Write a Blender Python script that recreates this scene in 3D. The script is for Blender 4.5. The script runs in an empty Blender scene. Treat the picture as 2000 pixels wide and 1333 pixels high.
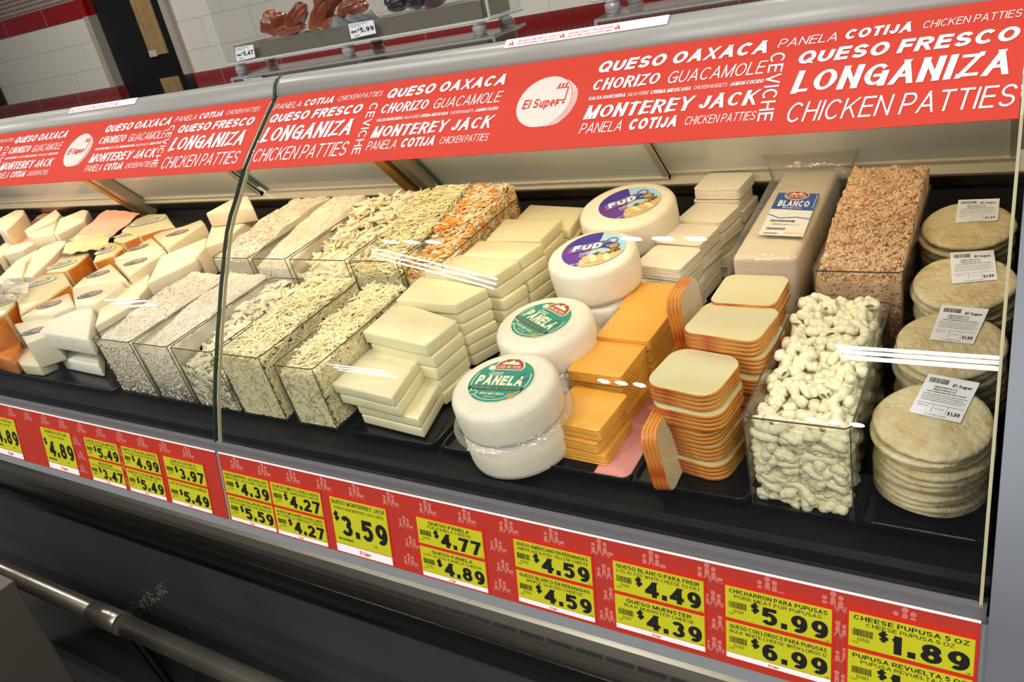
import bpy, bmesh, math, random
from mathutils import Vector, Matrix
random.seed(7)
R = random.random
def U(a, b): return a + (b - a) * random.random()
SC = bpy.context.scene
COL = SC.collection
H = 1.45                      # height of the lens above the floor (metres)

# ------------------------------------------------------------------ camera
M = ((0.8417551, 0.50299045, 0.19608404), (0.06969751, -0.46142483, 0.88443733), (-0.53534158, 0.73081306, 0.42346389))
FOC = 1571.0
cam = bpy.data.objects.new('camera', bpy.data.cameras.new('camera'))
COL.objects.link(cam)
cam.data.sensor_width = 36.0
cam.data.lens = 36.0 * FOC / 2000.0
cam.data.clip_start = 0.02
cx, cy, cz = [(m[0], m[1], -m[2]) for m in M]
cam.matrix_world = Matrix(((cx[0], -cy[0], -cz[0], 0), (cx[1], -cy[1], -cz[1], 0), (cx[2], -cy[2], -cz[2], H), (0, 0, 0, 1)))
SC.camera = cam

# ------------------------------------------------------------------ view, world, lights
SC.view_settings.view_transform = 'Standard'
SC.view_settings.look = 'None'
SC.view_settings.gamma = 1.0
SC.view_settings.use_curve_mapping = False
SC.view_settings.exposure = 0.28
SC.cycles.use_denoising = True
SC.cycles.transparent_max_bounces = 32
SC.cycles.max_bounces = 8
SC.cycles.diffuse_bounces = 3
SC.cycles.glossy_bounces = 3
SC.cycles.caustics_reflective = False
SC.cycles.caustics_refractive = False
SC.cycles.sample_clamp_indirect = 4.0

def lin(c):
    if isinstance(c, str):
        c = c.lstrip('#'); c = [int(c[i:i + 2], 16) / 255 for i in (0, 2, 4)]
    return tuple(((v / 12.92) if v <= 0.04045 else ((v + 0.055) / 1.055) ** 2.4) for v in c[:3])

w = bpy.data.worlds.new('store_interior'); SC.world = w; w.use_nodes = True
w.node_tree.nodes['Background'].inputs[0].default_value = (0.80, 0.86, 0.95, 1)
w.node_tree.nodes['Background'].inputs[1].default_value = 0.10

def area_light(name, loc, target, sx, sy, power, color, parent=None, spread=math.pi):
    l = bpy.data.lights.new(name, 'AREA'); l.shape = 'RECTANGLE'; l.size = sx; l.size_y = sy
    l.energy = power; l.color = color; l.spread = spread
    o = bpy.data.objects.new(name, l); COL.objects.link(o)
    d = Vector(target) - Vector(loc)
    z = -d.normalized(); x = Vector((1, 0, 0)); x = (x - z * x.dot(z)).normalized(); y = z.cross(x)
    o.matrix_world = Matrix(((x.x, y.x, z.x, loc[0]), (x.y, y.y, z.y, loc[1]), (x.z, y.z, z.z, loc[2]), (0, 0, 0, 1)))
    return o
# warm strip lamps under the canopy of the case, one per glass section
CASE_LAMPS = [(-0.61, 3.5, (1.0, 0.80, 0.52)), (-1.80, 5.0, (1.0, 0.78, 0.52)), (-3.0, 6.0, (1.0, 0.76, 0.50))]
for lx, lp, lc in CASE_LAMPS:
    area_light('canopy_strip_light', (lx, 1.165, H - 0.150), (lx, 1.46, H - 0.52), 1.10, 0.03, lp, lc)
CEIL = 4.05
# ceiling fixtures, some added unseen as key light: (x, y, rotation, power per tube)
FIXTURES = [(1.9, -0.8, 0.0, 18), (1.9, -2.6, 0.0, 23), (3.7, -1.7, 0.0, 25), (-0.68, -4.5, 0.0, 8), (-4.5, -2.9, -0.6, 15), (-11.4, -4.6, 0.2, 20), (-8.4, -6.8, 0.0, 20),
            (-0.5, 0.9, 0.0, 4.5), (-2.6, 0.9, 0.0, 5), (-4.8, 0.9, 0.0, 6), (4.2, -7.5, 0.0, 56), (6.0, -3.6, 0.0, 38), (-9.0, 3.6, 0.0, 28), (-5.0, 3.6, 0.0, 25), (-1.0, 3.6, 0.0, 20)]
# compact ceiling fixtures with three round lamps: (x, y, power per lamp)
SPOTS = [(-2.0, -1.8, 21), (-4.2, -2.0, 20), (-1.6, -6.6, 32), (-3.8, -6.0, 32)]

# ------------------------------------------------------------------ geometry of the place, from the lens
def ray(px, py):
    d = ((px - 1000.0) / FOC, (py - 666.5) / FOC, 1.0)
    w3 = [sum(M[r][c] * d[r] for r in range(3)) for c in range(3)]
    return Vector((w3[0], w3[1], -w3[2]))
CAM = Vector((0, 0, H))
def on_plane(px, py, p0, n):
    d = ray(px, py); return CAM + d * ((Vector(p0) - CAM).dot(n) / d.dot(n))
def on_Y(px, py, y): d = ray(px, py); return CAM + d * (y / d.y)
def on_Z(px, py, zrel): d = ray(px, py); return CAM + d * (zrel / d.z)
TILT = math.atan(0.08)                    # the deck rises gently to the back
CT, ST = math.cos(TILT), math.sin(TILT)
DO = Vector((0, 0.82, H - 0.69))
EY, EZ = Vector((0, CT, ST)), Vector((0, -ST, CT))
def D(x, s, h): return DO + Vector((x, 0, 0)) + EY * s + EZ * h
def deck(px, py, h):
    p = on_plane(px, py, D(0, 0, h), EZ); q = p - DO
    return q.x, q.dot(EY)

# ------------------------------------------------------------------ materials
MATS = {}
def mat(name, color, rough=0.5, metal=0.0, coat=0.0, spec=0.5, noise=None, bump=None, sss=0.0, aniso=0.0):
    if name in MATS: return MATS[name]
    m = bpy.data.materials.new(name); m.use_nodes = True; nt = m.node_tree
    b = nt.nodes['Principled BSDF']; c = lin(color)
    b.inputs['Base Color'].default_value = (*c, 1); b.inputs['Roughness'].default_value = rough
    b.inputs['Metallic'].default_value = metal; b.inputs['Coat Weight'].default_value = coat
    b.inputs['Coat Roughness'].default_value = 0.06; b.inputs['Specular IOR Level'].default_value = spec
    if sss:
        b.inputs['Subsurface Weight'].default_value = sss; b.inputs['Subsurface Radius'].default_value = (0.01, 0.008, 0.005); b.inputs['Subsurface Scale'].default_value = 1.0
    if aniso: b.inputs['Anisotropic'].default_value = aniso
    tc = nt.nodes.new('ShaderNodeTexCoord')
    if noise:
        sc, col2, lo, hi = noise[:4]
        n = nt.nodes.new('ShaderNodeTexNoise'); n.inputs['Scale'].default_value = sc; n.inputs['Detail'].default_value = 5
        mp = nt.nodes.new('ShaderNodeMapping')
        if len(noise) > 4: mp.inputs['Scale'].default_value = noise[4]
        nt.links.new(tc.outputs['Object'], mp.inputs[0]); nt.links.new(mp.outputs[0], n.inputs['Vector'])
        r = nt.nodes.new('ShaderNodeValToRGB'); r.color_ramp.elements[0].position = lo; r.color_ramp.elements[1].position = hi
        r.color_ramp.elements[0].color = (*c, 1); r.color_ramp.elements[1].color = (*lin(col2), 1)
        nt.links.new(n.outputs['Fac'], r.inputs[0]); nt.links.new(r.outputs[0], b.inputs['Base Color'])
    if bump:
        sc, st = bump[:2]
        n = nt.nodes.new('ShaderNodeTexNoise'); n.inputs['Scale'].default_value = sc; n.inputs['Detail'].default_value = 3
        mp = nt.nodes.new('ShaderNodeMapping')
        if len(bump) > 2: mp.inputs['Scale'].default_value = bump[2]
        nt.links.new(tc.outputs['Object'], mp.inputs[0]); nt.links.new(mp.outputs[0], n.inputs['Vector'])
        bp = nt.nodes.new('ShaderNodeBump'); bp.inputs['Strength'].default_value = st; bp.inputs['Distance'].default_value = 0.004
        nt.links.new(n.outputs['Fac'], bp.inputs['Height'])
        nt.links.new(bp.outputs[0], b.inputs['Coat Normal' if coat > 0 else 'Normal'])
        if coat > 0 and len(bump) > 3: nt.links.new(bp.outputs[0], b.inputs['Normal'])
    MATS[name] = m; return m

def clear(name, tint=(1, 1, 1), f0=0.04, rough=0.0, haze=0.0, hazecol=(0.8, 0.8, 0.8), bump=None):
    """a thin clear sheet: what is behind it, plus a mirror reflection that grows towards grazing angles"""
    if name in MATS: return MATS[name]
    m = bpy.data.materials.new(name); m.use_nodes = True; nt = m.node_tree; nt.nodes.clear()
    N = nt.nodes.new; L = nt.links.new
    out = N('ShaderNodeOutputMaterial'); tr = N('ShaderNodeBsdfTransparent'); gl = N('ShaderNodeBsdfGlossy'); mx = N('ShaderNodeMixShader')
    tr.inputs[0].default_value = (*tint, 1); gl.inputs['Roughness'].default_value = rough; gl.inputs[0].default_value = (1, 1, 1, 1)
    ge = N('ShaderNodeNewGeometry'); dt = N('ShaderNodeVectorMath'); dt.operation = 'DOT_PRODUCT'
    L(ge.outputs['Normal'], dt.inputs[0]); L(ge.outputs['Incoming'], dt.inputs[1])
    def mth(op, a, b=None):
        k = N('ShaderNodeMath'); k.operation = op; k.use_clamp = True
        for i, v in enumerate((a, b)):
            if v is None: continue
            if isinstance(v, (int, float)): k.inputs[i].default_value = v
            else: L(v, k.inputs[i])
        return k.outputs[0]
    ab = N('ShaderNodeMath'); ab.operation = 'ABSOLUTE'; L(dt.outputs['Value'], ab.inputs[0])
    p = mth('POWER', mth('SUBTRACT', 1.0, ab.outputs[0]), 5.0)
    fac = mth('ADD', mth('MULTIPLY', p, 1 - f0), f0)
    L(fac, mx.inputs[0]); L(gl.outputs[0], mx.inputs[2])
    if bump:
        tc = N('ShaderNodeTexCoord'); n = N('ShaderNodeTexNoise'); n.inputs['Scale'].default_value = bump[0]; L(tc.outputs['Object'], n.inputs['Vector'])
        bp = N('ShaderNodeBump'); bp.inputs['Strength'].default_value = bump[1]; bp.inputs['Distance'].default_value = 0.01
        L(n.outputs['Fac'], bp.inputs['Height']); L(bp.outputs[0], gl.inputs['Normal'])
    if haze:
        df = N('ShaderNodeBsdfDiffuse'); df.inputs[0].default_value = (*hazecol, 1); m2 = N('ShaderNodeMixShader'); m2.inputs[0].default_value = haze
        L(tr.outputs[0], m2.inputs[1]); L(df.outputs[0], m2.inputs[2]); L(m2.outputs[0], mx.inputs[1])
    else: L(tr.outputs[0], mx.inputs[1])
    L(mx.outputs[0], out.inputs[0]); MATS[name] = m; return m

def tiles(name, base, grout, tw, th, rough=0.2, gap=0.006, offset=0.5):
    m = bpy.data.materials.new(name); m.use_nodes = True; nt = m.node_tree; b = nt.nodes['Principled BSDF']
    tc = nt.nodes.new('ShaderNodeTexCoord'); mp = nt.nodes.new('ShaderNodeMapping'); br = nt.nodes.new('ShaderNodeTexBrick')
    mp.inputs['Rotation'].default_value = (math.pi / 2, 0, 0)
    nt.links.new(tc.outputs['Object'], mp.inputs[0]); nt.links.new(mp.outputs[0], br.inputs['Vector'])
    br.offset = offset; br.inputs['Scale'].default_value = 1.0; br.inputs['Brick Width'].default_value = tw; br.inputs['Row Height'].default_value = th
    br.inputs['Mortar Size'].default_value = gap; br.inputs['Color1'].default_value = (*lin(base), 1); br.inputs['Color2'].default_value = (*lin(base), 1); br.inputs['Mortar'].default_value = (*lin(grout), 1)
    br.inputs['Mortar Smooth'].default_value = 0.1
    nt.links.new(br.outputs['Color'], b.inputs['Base Color']); b.inputs['Roughness'].default_value = rough
    return m

red = mat('banner_red', '#C83F30', 0.65, spec=0.2)
strip_red = mat('strip_red', '#B23428', 0.5, spec=0.3)
white_ink = mat('white_ink', '#F4F0F2', 0.65, spec=0.2)
cream_ink = mat('cream_ink', '#E4CFC6', 0.65, spec=.2)
black_ink = mat('black_ink', '#141210', 0.5)
grey_ink = mat('grey_ink', '#4A4A48', 0.5)
yellow_tag = mat('tag_yellow', '#BFBD22', 0.5, spec=.3)
tag_red = mat('tag_red', '#CC2A1E', 0.5, spec=.3)
pink_ink = mat('emblem_pink', '#C97468', 0.5)
paper = mat('label_paper', '#EEF0F4', 0.5)
alu = mat('painted_metal', '#9F9D98', 0.32, 0.0, spec=0.5)
steel = mat('brushed_steel', '#8A8478', 0.30, 1.0, bump=(60, 0.05, (0.02, 1, 1)))
dark_steel = mat('dark_steel', '#565048', 0.35, 0.7)
ledge_m = mat('polished_ledge', '#77757A', 0.05, 1.0)
black_pl = mat('black_plastic', '#040404', 0.30, spec=.16, bump=(900, 0.25))
black_sm = mat('black_smooth', '#0B0B0B', 0.15)
black_mat = mat('black_matte', '#0A0909', 0.7)
rail_grey = mat('rail_grey', '#8E9094', 0.45)
glass = clear('curved_glass', (0.988, 0.995, 0.988), 0.03)
glass_edge = mat('glass_edge', '#24352E', 0.2)
gasket_l = mat('pale_glass_edge', '#B9B08E', 0.25)
acryl = clear('acrylic', (0.975, 0.975, 0.97), 0.04)
acryl_e = clear('acrylic_edge', (0.93, 0.93, 0.93), 0.16, 0.04, 0.45, (1, 1, 1))  # white haze paints the bright gleam of lit edges into the colour
bin_m = clear('bin_plastic', (0.982, 0.98, 0.97), 0.04)
bin_rim = clear('bin_rim', (0.35, 0.34, 0.31), 0.06, 0.05, 0.2, (0.25, 0.24, 0.2))
film = clear('cling_film', (0.97, 0.965, 0.955), 0.06, 0.08, 0.10, (0.92, 0.9, 0.88), bump=(60, 0.6))
bagm = clear('bag_film', (0.95, 0.94, 0.94), 0.06, 0.10, 0.08, (0.86, 0.83, 0.84), bump=(40, 0.8))
rear_glass = clear('rear_glass', (0.9, 0.96, 0.92), 0.06, 0.02, 0.85, (0.96, 0.99, 0.95))  # haze paints the bright lamp reflection on the doors as pale diffuse colour

# ------------------------------------------------------------------ mesh building
class MB:
    def __init__(s): s.v = []; s.f = []; s.m = []; s.mats = []
    def mi(s, m):
        if m not in s.mats: s.mats.append(m)
        return s.mats.index(m)
    def add(s, vs, fs, m):
        k = len(s.v); s.v += [tuple(v) for v in vs]; i = s.mi(m)
        for f in fs: s.f.append(tuple(a + k for a in f)); s.m.append(i)
    def box(s, x0, x1, y0, y1, z0, z1, m, fn=None):
        vs = [(x, y, z) for z in (z0, z1) for y in (y0, y1) for x in (x0, x1)]
        if fn: vs = [fn(*v) for v in vs]
        s.add(vs, [(0, 2, 3, 1), (4, 5, 7, 6), (0, 1, 5, 4), (2, 6, 7, 3), (0, 4, 6, 2), (1, 3, 7, 5)], m)
    def prism(s, pts, up, down, m, mside=None):
        """pts: list of 3-D points (counter-clockwise seen from up); extruded from +up to +down"""
        n = len(pts); a = [Vector(p) + up for p in pts]; b = [Vector(p) + down for p in pts]
        s.add(a + b, [tuple(range(n)), tuple(reversed(range(n, 2 * n)))], m)
        s.add(a + b, [(i, i + n, (i + 1) % n + n, (i + 1) % n) for i in range(n)], mside or m)
    def tube(s, pts, r, m, seg=8, cap=True):
        pts = [Vector(p) for p in pts]; n = len(pts); vs = []; prev = None
        for i, p in enumerate(pts):
            t = (pts[min(i + 1, n - 1)] - pts[max(i - 1, 0)]).normalized()
            if prev is None:
                a = Vector((0, 0, 1)) if abs(t.z) < 0.9 else Vector((1, 0, 0)); u = t.cross(a).normalized()
            else: u = (prev - t * prev.dot(t)).normalized()
            prev = u; q = t.cross(u); rr = r[i] if isinstance(r, (list, tuple)) else r
            vs += [p + (u * math.cos(2 * math.pi * k / seg) + q * math.sin(2 * math.pi * k / seg)) * rr for k in range(seg)]
        fs = [(i * seg + k, i * seg + (k + 1) % seg, (i + 1) * seg + (k + 1) % seg, (i + 1) * seg + k) for i in range(n - 1) for k in range(seg)]
        if cap: fs += [tuple(reversed(range(seg))), tuple(range((n - 1) * seg, n * seg))]
        s.add(vs, fs, m)
    def extrude_x(s, prof, x0, x1, m, closed=False, n=1):
        k = len(prof); vs = []
        for i in range(n + 1):
            x = x0 + (x1 - x0) * i / n; vs += [(x, y, z) for y, z in prof]
        fs = []
        for i in range(n):
            for j in range(k if closed else k - 1):
                a, b = i * k + j, i * k + (j + 1) % k; fs.append((a, a + k, b + k, b))
        if closed: fs += [tuple(reversed(range(k)))[::-1], tuple(range(n * k, n * k + k))[::-1]]
        s.add(vs, fs, m)
    def band_x(s, pa, pb, x0, x1, m, caps=True):
        """a curved sheet of some thickness between two profiles, run along x"""
        k = len(pa); vs = [(x, y, z) for x in (x0, x1) for pr in (pa, pb) for y, z in pr]; A, B, C, D_ = 0, k, 2 * k, 3 * k; fs = []
        for j in range(k - 1): fs += [(A + j, A + j + 1, C + j + 1, C + j), (B + j, D_ + j, D_ + j + 1, B + j + 1), ] + ([(A + j, B + j, B + j + 1, A + j + 1), (C + j, C + j + 1, D_ + j + 1, D_ + j)] if caps else [])
        if caps: fs += [(A, C, D_, B), (A + k - 1, B + k - 1, D_ + k - 1, C + k - 1)]
        s.add(vs, fs, m)
    def lathe(s, prof, m, seg=48, fn=None, cap=True):
        k = len(prof); vs = []
        for i in range(seg):
            a = 2 * math.pi * i / seg
            for r, z in prof: vs.append((r * math.cos(a), r * math.sin(a), z))
        if fn: vs = [fn(*v) for v in vs]
        fs = [(i * k + j, ((i + 1) % seg) * k + j, ((i + 1) % seg) * k + j + 1, i * k + j + 1) for i in range(seg) for j in range(k - 1)]
        if cap: fs += [tuple(i * k for i in reversed(range(seg))), tuple(i * k + k - 1 for i in range(seg))]
        s.add(vs, fs, m)
    def build(s, name, parent=None, smooth=False, bevel=0.0, seg=2, loc=None, recalc=True):
        me = bpy.data.meshes.new(name); org = Vector(loc) if loc is not None else (parent_world(parent) if parent else Vector((0, 0, 0)))
        me.from_pydata([(v[0] - org.x, v[1] - org.y, v[2] - org.z) for v in s.v], [], s.f)
        for m in s.mats: me.materials.append(m)
        me.polygons.foreach_set('material_index', s.m)
        if recalc or bevel:
            bm = bmesh.new(); bm.from_mesh(me)
            if bevel: bmesh.ops.remove_doubles(bm, verts=bm.verts, dist=1e-6)
            if recalc: bmesh.ops.recalc_face_normals(bm, faces=bm.faces)
            if bevel:
                es = [e for e in bm.edges if len(e.link_faces) == 2 and e.calc_face_angle(0) > 0.5]
                bmesh.ops.bevel(bm, geom=es, offset=bevel, segments=seg, affect='EDGES', profile=0.5, clamp_overlap=True)
            bm.to_mesh(me); bm.free()
        if smooth: me.polygons.foreach_set('use_smooth', [True] * len(me.polygons))
        o = bpy.data.objects.new(name, me); COL.objects.link(o)
        if parent: o.parent = parent
        elif loc is not None: o.location = loc
        return o
def parent_world(p):
    v = Vector((0, 0, 0))
    while p is not None: v = v + p.location; p = p.parent
    return v
def tag(o, label=None, cat=None, group=None, kind=None):
    if label: o['label'] = label
    if cat: o['category'] = cat
    if group: o['group'] = group
    if kind: o['kind'] = kind
    return o
def thing(name, label, cat, loc=(0, 0, 0), group=None, rot=None):
    o = bpy.data.objects.new(name, None); o.empty_display_size = 0.05; COL.objects.link(o); o.location = loc
    if rot: o.rotation_euler = rot
    return tag(o, label, cat, group)
def structure(o): o['kind'] = 'structure'; return o
ORD = ['top', 'second', 'third', 'fourth', 'fifth', 'sixth', 'seventh', 'eighth', 'ninth', 'tenth', 'eleventh', 'twelfth', 'thirteenth']
ROW = ['front', 'second', 'third', 'fourth', 'fifth', 'sixth', 'rear']

# ------------------------------------------------------------------ lettering
_TC = {}
def _arc(x, y, rx, ry, a0, a1, n=10): return [(x + rx * math.cos(math.radians(a0 + (a1 - a0) * i / n)), y + ry * math.sin(math.radians(a0 + (a1 - a0) * i / n))) for i in range(n + 1)]
def _glyph_table():
    o = _arc(.5, .5, .5, .5, 90, 450, 20); ub = [(0, 1), (.55, 1)] + _arc(.55, .76, .40, .24, 90, -90, 8)[1:] + [(0, .52)]; lb = [(0, .52), (.58, .52)] + _arc(.58, .26, .42, .26, 90, -90, 8)[1:] + [(0, 0)]
    st = [(0, 0), (0, 1)]; sS = _arc(.5, .745, .46, .255, 15, 270, 11) + _arc(.5, .245, .48, .245, 90, -165, 11)
    T = {'A': (.95, [(0, 0), (.5, 1)], [(1, 0), (.5, 1)], [(.2, .3), (.8, .3)]), 'B': (.82, st, ub, lb), 'C': (.92, _arc(.53, .5, .53, .5, 42, 318, 16)), 'D': (.88, st, [(0, 1), (.42, 1)] + _arc(.42, .5, .58, .5, 90, -90, 12)[1:] + [(0, 0)]),
         'E': (.74, st, [(0, 1), (1, 1)], [(0, .53), (.92, .53)], [(0, 0), (1, 0)]), 'F': (.70, st, [(0, 1), (1, 1)], [(0, .5), (.9, .5)]), 'G': (.98, _arc(.52, .5, .52, .5, 42, 350, 16), [(.55, .44), (1, .44)], [(1, .5), (1, 0)]),
         'H': (.85, st, [(1, 0), (1, 1)], [(0, .52), (1, .52)]), 'I': (.16, [(.5, 0), (.5, 1)]), 'J': (.62, [(1, 1), (1, .3)] + _arc(.5, .3, .5, .3, 0, -175, 10)[1:]), 'K': (.88, st, [(0, .35), (.95, 1)], [(.36, .6), (1, 0)]), 'L': (.68, st, [(0, 0), (1, 0)]),
         'M': (1.02, st, [(1, 0), (1, 1)], [(0, 1), (.5, 0)], [(1, 1), (.5, 0)]), 'N': (.86, st, [(1, 0), (1, 1)], [(0, 1), (1, 0)]), 'O': (1.0, o), 'P': (.8, st, [(0, 1), (.55, 1)] + _arc(.55, .72, .45, .28, 90, -90, 8)[1:] + [(0, .44)]), 'Q': (1.0, o, [(.6, .3), (1, 0)]),
         'R': (.86, st, [(0, 1), (.55, 1)] + _arc(.55, .75, .43, .25, 90, -90, 8)[1:] + [(0, .5)], [(.5, .5), (1, 0)]), 'S': (.84, sS), 'T': (.8, [(0, 1), (1, 1)], [(.5, 0), (.5, 1)]), 'U': (.85, [(0, 1), (0, .38)] + _arc(.5, .38, .5, .38, 180, 360, 12)[1:] + [(1, 1)]),
         'V': (.9, [(0, 1), (.5, 0)], [(1, 1), (.5, 0)]), 'W': (1.3, [(0, 1), (.27, 0)], [(.5, 1), (.27, 0)], [(.5, 1), (.73, 0)], [(1, 1), (.73, 0)]), 'X': (.9, [(0, 0), (1, 1)], [(0, 1), (1, 0)]), 'Y': (.9, [(0, 1), (.5, .42)], [(1, 1), (.5, .42)], [(.5, 0), (.5, .46)]), 'Z': (.8, [(.02, 1), (1, 1)], [(0, 0), (1, 1)], [(0, 0), (1, 0)]),
         '0': (.68, o), '1': (.42, [(.8, 0), (.8, 1)], [(.05, .74), (.4, .78), (.8, 1)]), '2': (.68, _arc(.5, .7, .5, .3, 170, -20, 10) + [(0, 0)], [(0, 0), (1, 0)]), '3': (.68, _arc(.48, .755, .44, .245, 160, -90, 10), _arc(.48, .26, .5, .26, 90, -160, 10)),
         '4': (.72, [(.76, 0), (.76, 1)], [(0, .3), (.76, 1)], [(0, .26), (1, .26)]), '5': (.68, [(.9, 1), (.14, 1)], [(.14, 1), (.05, .47)], _arc(.47, .33, .52, .33, 118, -152, 12)), '6': (.68, _arc(.5, .32, .48, .32, 0, 360, 16), _arc(.56, .5, .56, .5, 60, 200, 9)),
         '7': (.68, [(0, 1), (1, 1)], [(.3, 0), (1, 1)]), '8': (.68, _arc(.5, .77, .42, .23, 90, 450, 14), _arc(.5, .27, .5, .27, 90, 450, 14)), '9': (.68, _arc(.5, .68, .48, .32, 0, 360, 16), _arc(.44, .5, .56, .5, 20, -120, 9)),
         '.': (.17, [(.5, -.02), (.5, .12)]), '$': (.66, [(.5 + (x - .5) * .95, .5 + (y - .5) * .8) for x, y in sS], [(.5, -.05), (.5, 1.05)]), '-': (.4, [(0, .4), (1, .4)]),
         'l': (.15, [(.5, 0), (.5, 1)]), 'u': (.6, [(0, .7), (0, .3)] + _arc(.5, .28, .5, .28, 180, 360, 8)[1:] + [(1, .7)], [(1, 0), (1, .7)]), 'p': (.64, [(0, -.28), (0, .7)], _arc(.5, .35, .5, .35, 90, 450, 14)), 'e': (.64, _arc(.5, .35, .5, .35, 0, 310, 12), [(0, .36), (1, .36)]),
         'r': (.4, [(0, 0), (0, .7)], _arc(.8, .3, .8, .38, 180, 80, 6)), 's': (.56, [(x, y * .7) for x, y in sS]), 'o': (.66, _arc(.5, .35, .5, .35, 90, 450, 14)), 'i': (.15, [(.5, 0), (.5, .7)])}
    return T
GT = _glyph_table()
def glyphs(txt, weight=0.0, shear=0.0, spacing=1.0):
    """plain sans lettering drawn with strokes: vertices in a unit box, faces, width/height"""
    k = (txt, weight, shear, spacing)
    if k in _TC: return _TC[k]
    con = 0.55 if weight in (.02, .025) else 0.12
    t = .27 if con > .5 else max(.105, .14 + weight * 3.0)
    vs = []; fs = []; lay = []; x = 0.0
    for ch in txt:
        if ch not in GT: ch = ch.upper()
        if ch not in GT: x += .34; continue
        gd = GT[ch]; gw = gd[0] * (1.0 if gd[0] < .3 else .80) ; gw = max(gw, t) if gd[0] < .3 else gw + t * .45
        if gd[0] < .3: gw = t
        for si, st in enumerate(gd[1:]):
            P = [(x + (t / 2 + (gw - t) * a if gw > t + 1e-6 else t / 2), t * .44 + (1 - t * .88) * b_) for a, b_ in st]
            closed = len(P) > 4 and abs(P[0][0] - P[-1][0]) + abs(P[0][1] - P[-1][1]) < 1e-5
            if len(P) == 2:
                (ax, ay), (bx, by) = P; l = math.hypot(bx - ax, by - ay); ux, uy = (bx - ax) / l, (by - ay) / l; 
                if abs(ux) < .02 or abs(uy) < .02: P = [(ax - ux * t * .5, ay - uy * t * .5), (bx + ux * t * .5, by + uy * t * .5)]
                else:
                    hw = t / 2 * (1 - con * abs(ux)); row = []
                    for (qx, qy, gy) in ((ax, ay, st[0][1]), (bx, by, st[1][1])):
                        for sg in (1, -1):
                            ex, ey = qx - uy * hw * sg, qy + ux * hw * sg
                            if gy in (0, 1): k2 = (gy - ey) / uy; ex, ey = ex + ux * k2, float(gy)
                            row.append((min(max(ex, x - t * .1), x + gw + t * .1), ey))
                    bs = len(vs); vs += row; fs.append((bs, bs + 1, bs + 3, bs + 2)); lay += [si] * 4; continue
            n = len(P); base = len(vs)
            for i in range(n):
                pa = P[i - 1] if i else (P[-2] if closed else P[0]); pb = P[i + 1] if i < n - 1 else (P[1] if closed else P[-1])
                dx, dy = pb[0] - pa[0], pb[1] - pa[1]; l = math.hypot(dx, dy) or 1; hw = t / 2 * (1 - con * abs(dx) / l)
                for sg in (1, -1):
                    qx, qy = P[i][0] - dy / l * hw * sg, P[i][1] + dx / l * hw * sg
                    lo = -.3 if ch in 'p' else (-.08 if ch == '$' else 0.0); hi = 1.08 if ch == '$' else 1.0
                    vs.append((min(max(qx, x), x + gw), min(max(qy, lo), hi))); lay.append(si)
                if i: fs.append((base + 2 * i - 2, base + 2 * i - 1, base + 2 * i + 1, base + 2 * i))
        x += gw + (.105 + .05 * (1 - t)) * spacing
    if not vs: vs = [(0, 0), (1, 0), (1, 1)]; fs = []; lay = [0, 0, 0]
    x0, x1 = min(v[0] for v in vs), max(v[0] for v in vs); ht = 1.0
    W = x1 - x0
    g = ([((a - x0 + shear * b_) / (W + shear), b_, c_ * 2.5e-5) for (a, b_), c_ in zip(vs, lay)], fs, W / ht); _TC[k] = g; return g
class Sheet:
    """a flat print: u runs right and v runs down in metres (or 0..1) on a mapped surface"""
    def __init__(s, fn, lift=0.0004): s.fn = fn; s.mb = MB(); s.lift = lift; s.k = 0
    def poly(s, pts, m, layer=1): s.mb.add([s.fn(u, v, layer * s.lift) for u, v in pts], [tuple(range(len(pts)))], m)
    def rect(s, u0, v0, u1, v1, m, layer=1): s.poly([(u0, v0), (u0, v1), (u1, v1), (u1, v0)], m, layer)
    def disc(s, u, v, ru, rv, m, layer=1, seg=32, a0=0.0, a1=2 * math.pi):
        n = seg; pts = [(u + ru * math.cos(a0 + (a1 - a0) * i / n), v + rv * math.sin(a0 + (a1 - a0) * i / n)) for i in range(n + (0 if a1 - a0 > 6.28 else 1))]
        s.poly(pts[::-1], m, layer)
    def ring(s, u, v, r0, r1, m, layer=1, seg=40, a0=0.0, a1=2 * math.pi):
        vs = []; fs = []
        for i in range(seg + 1):
            a = a0 + (a1 - a0) * i / seg
            vs += [s.fn(u + r0 * math.cos(a), v + r0 * math.sin(a), layer * s.lift), s.fn(u + r1 * math.cos(a), v + r1 * math.sin(a), layer * s.lift)]
            if i: fs.append((2 * i - 2, 2 * i - 1, 2 * i + 1, 2 * i))
        s.mb.add(vs, fs, m)
    def text(s, txt, u0, u1, base, cap, m, weight=0.0, shear=0.0, layer=2, rot=0, asp=None, spacing=1.0):
        g, fs, a = glyphs(txt, weight, shear, spacing)
        if u1 is None: u1 = u0 + cap * a * (asp or 1.0)
        if rot == 0: vs = [s.fn(u0 + (u1 - u0) * x, base - cap * y, layer * s.lift + q) for x, y, q in g]
        else: vs = [s.fn(u0 + cap * y, base + (u1 - u0) * x, layer * s.lift + q) for x, y, q in g]      # reads downwards, tops to the right
        s.mb.add(vs, fs, m)
def quadmap(tl, tr, br, bl, n):
    tl, tr, br, bl, n = map(Vector, (tl, tr, br, bl, n)); n.normalize()
    return lambda u, v, w: (tl * (1 - u) + tr * u) * (1 - v) + (bl * (1 - u) + br * u) * v + n * w
def planemap(o, du, dv, n):
    o, du, dv, n = map(Vector, (o, du, dv, n)); return lambda u, v, w: o + du * u + dv * v + n * w

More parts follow.
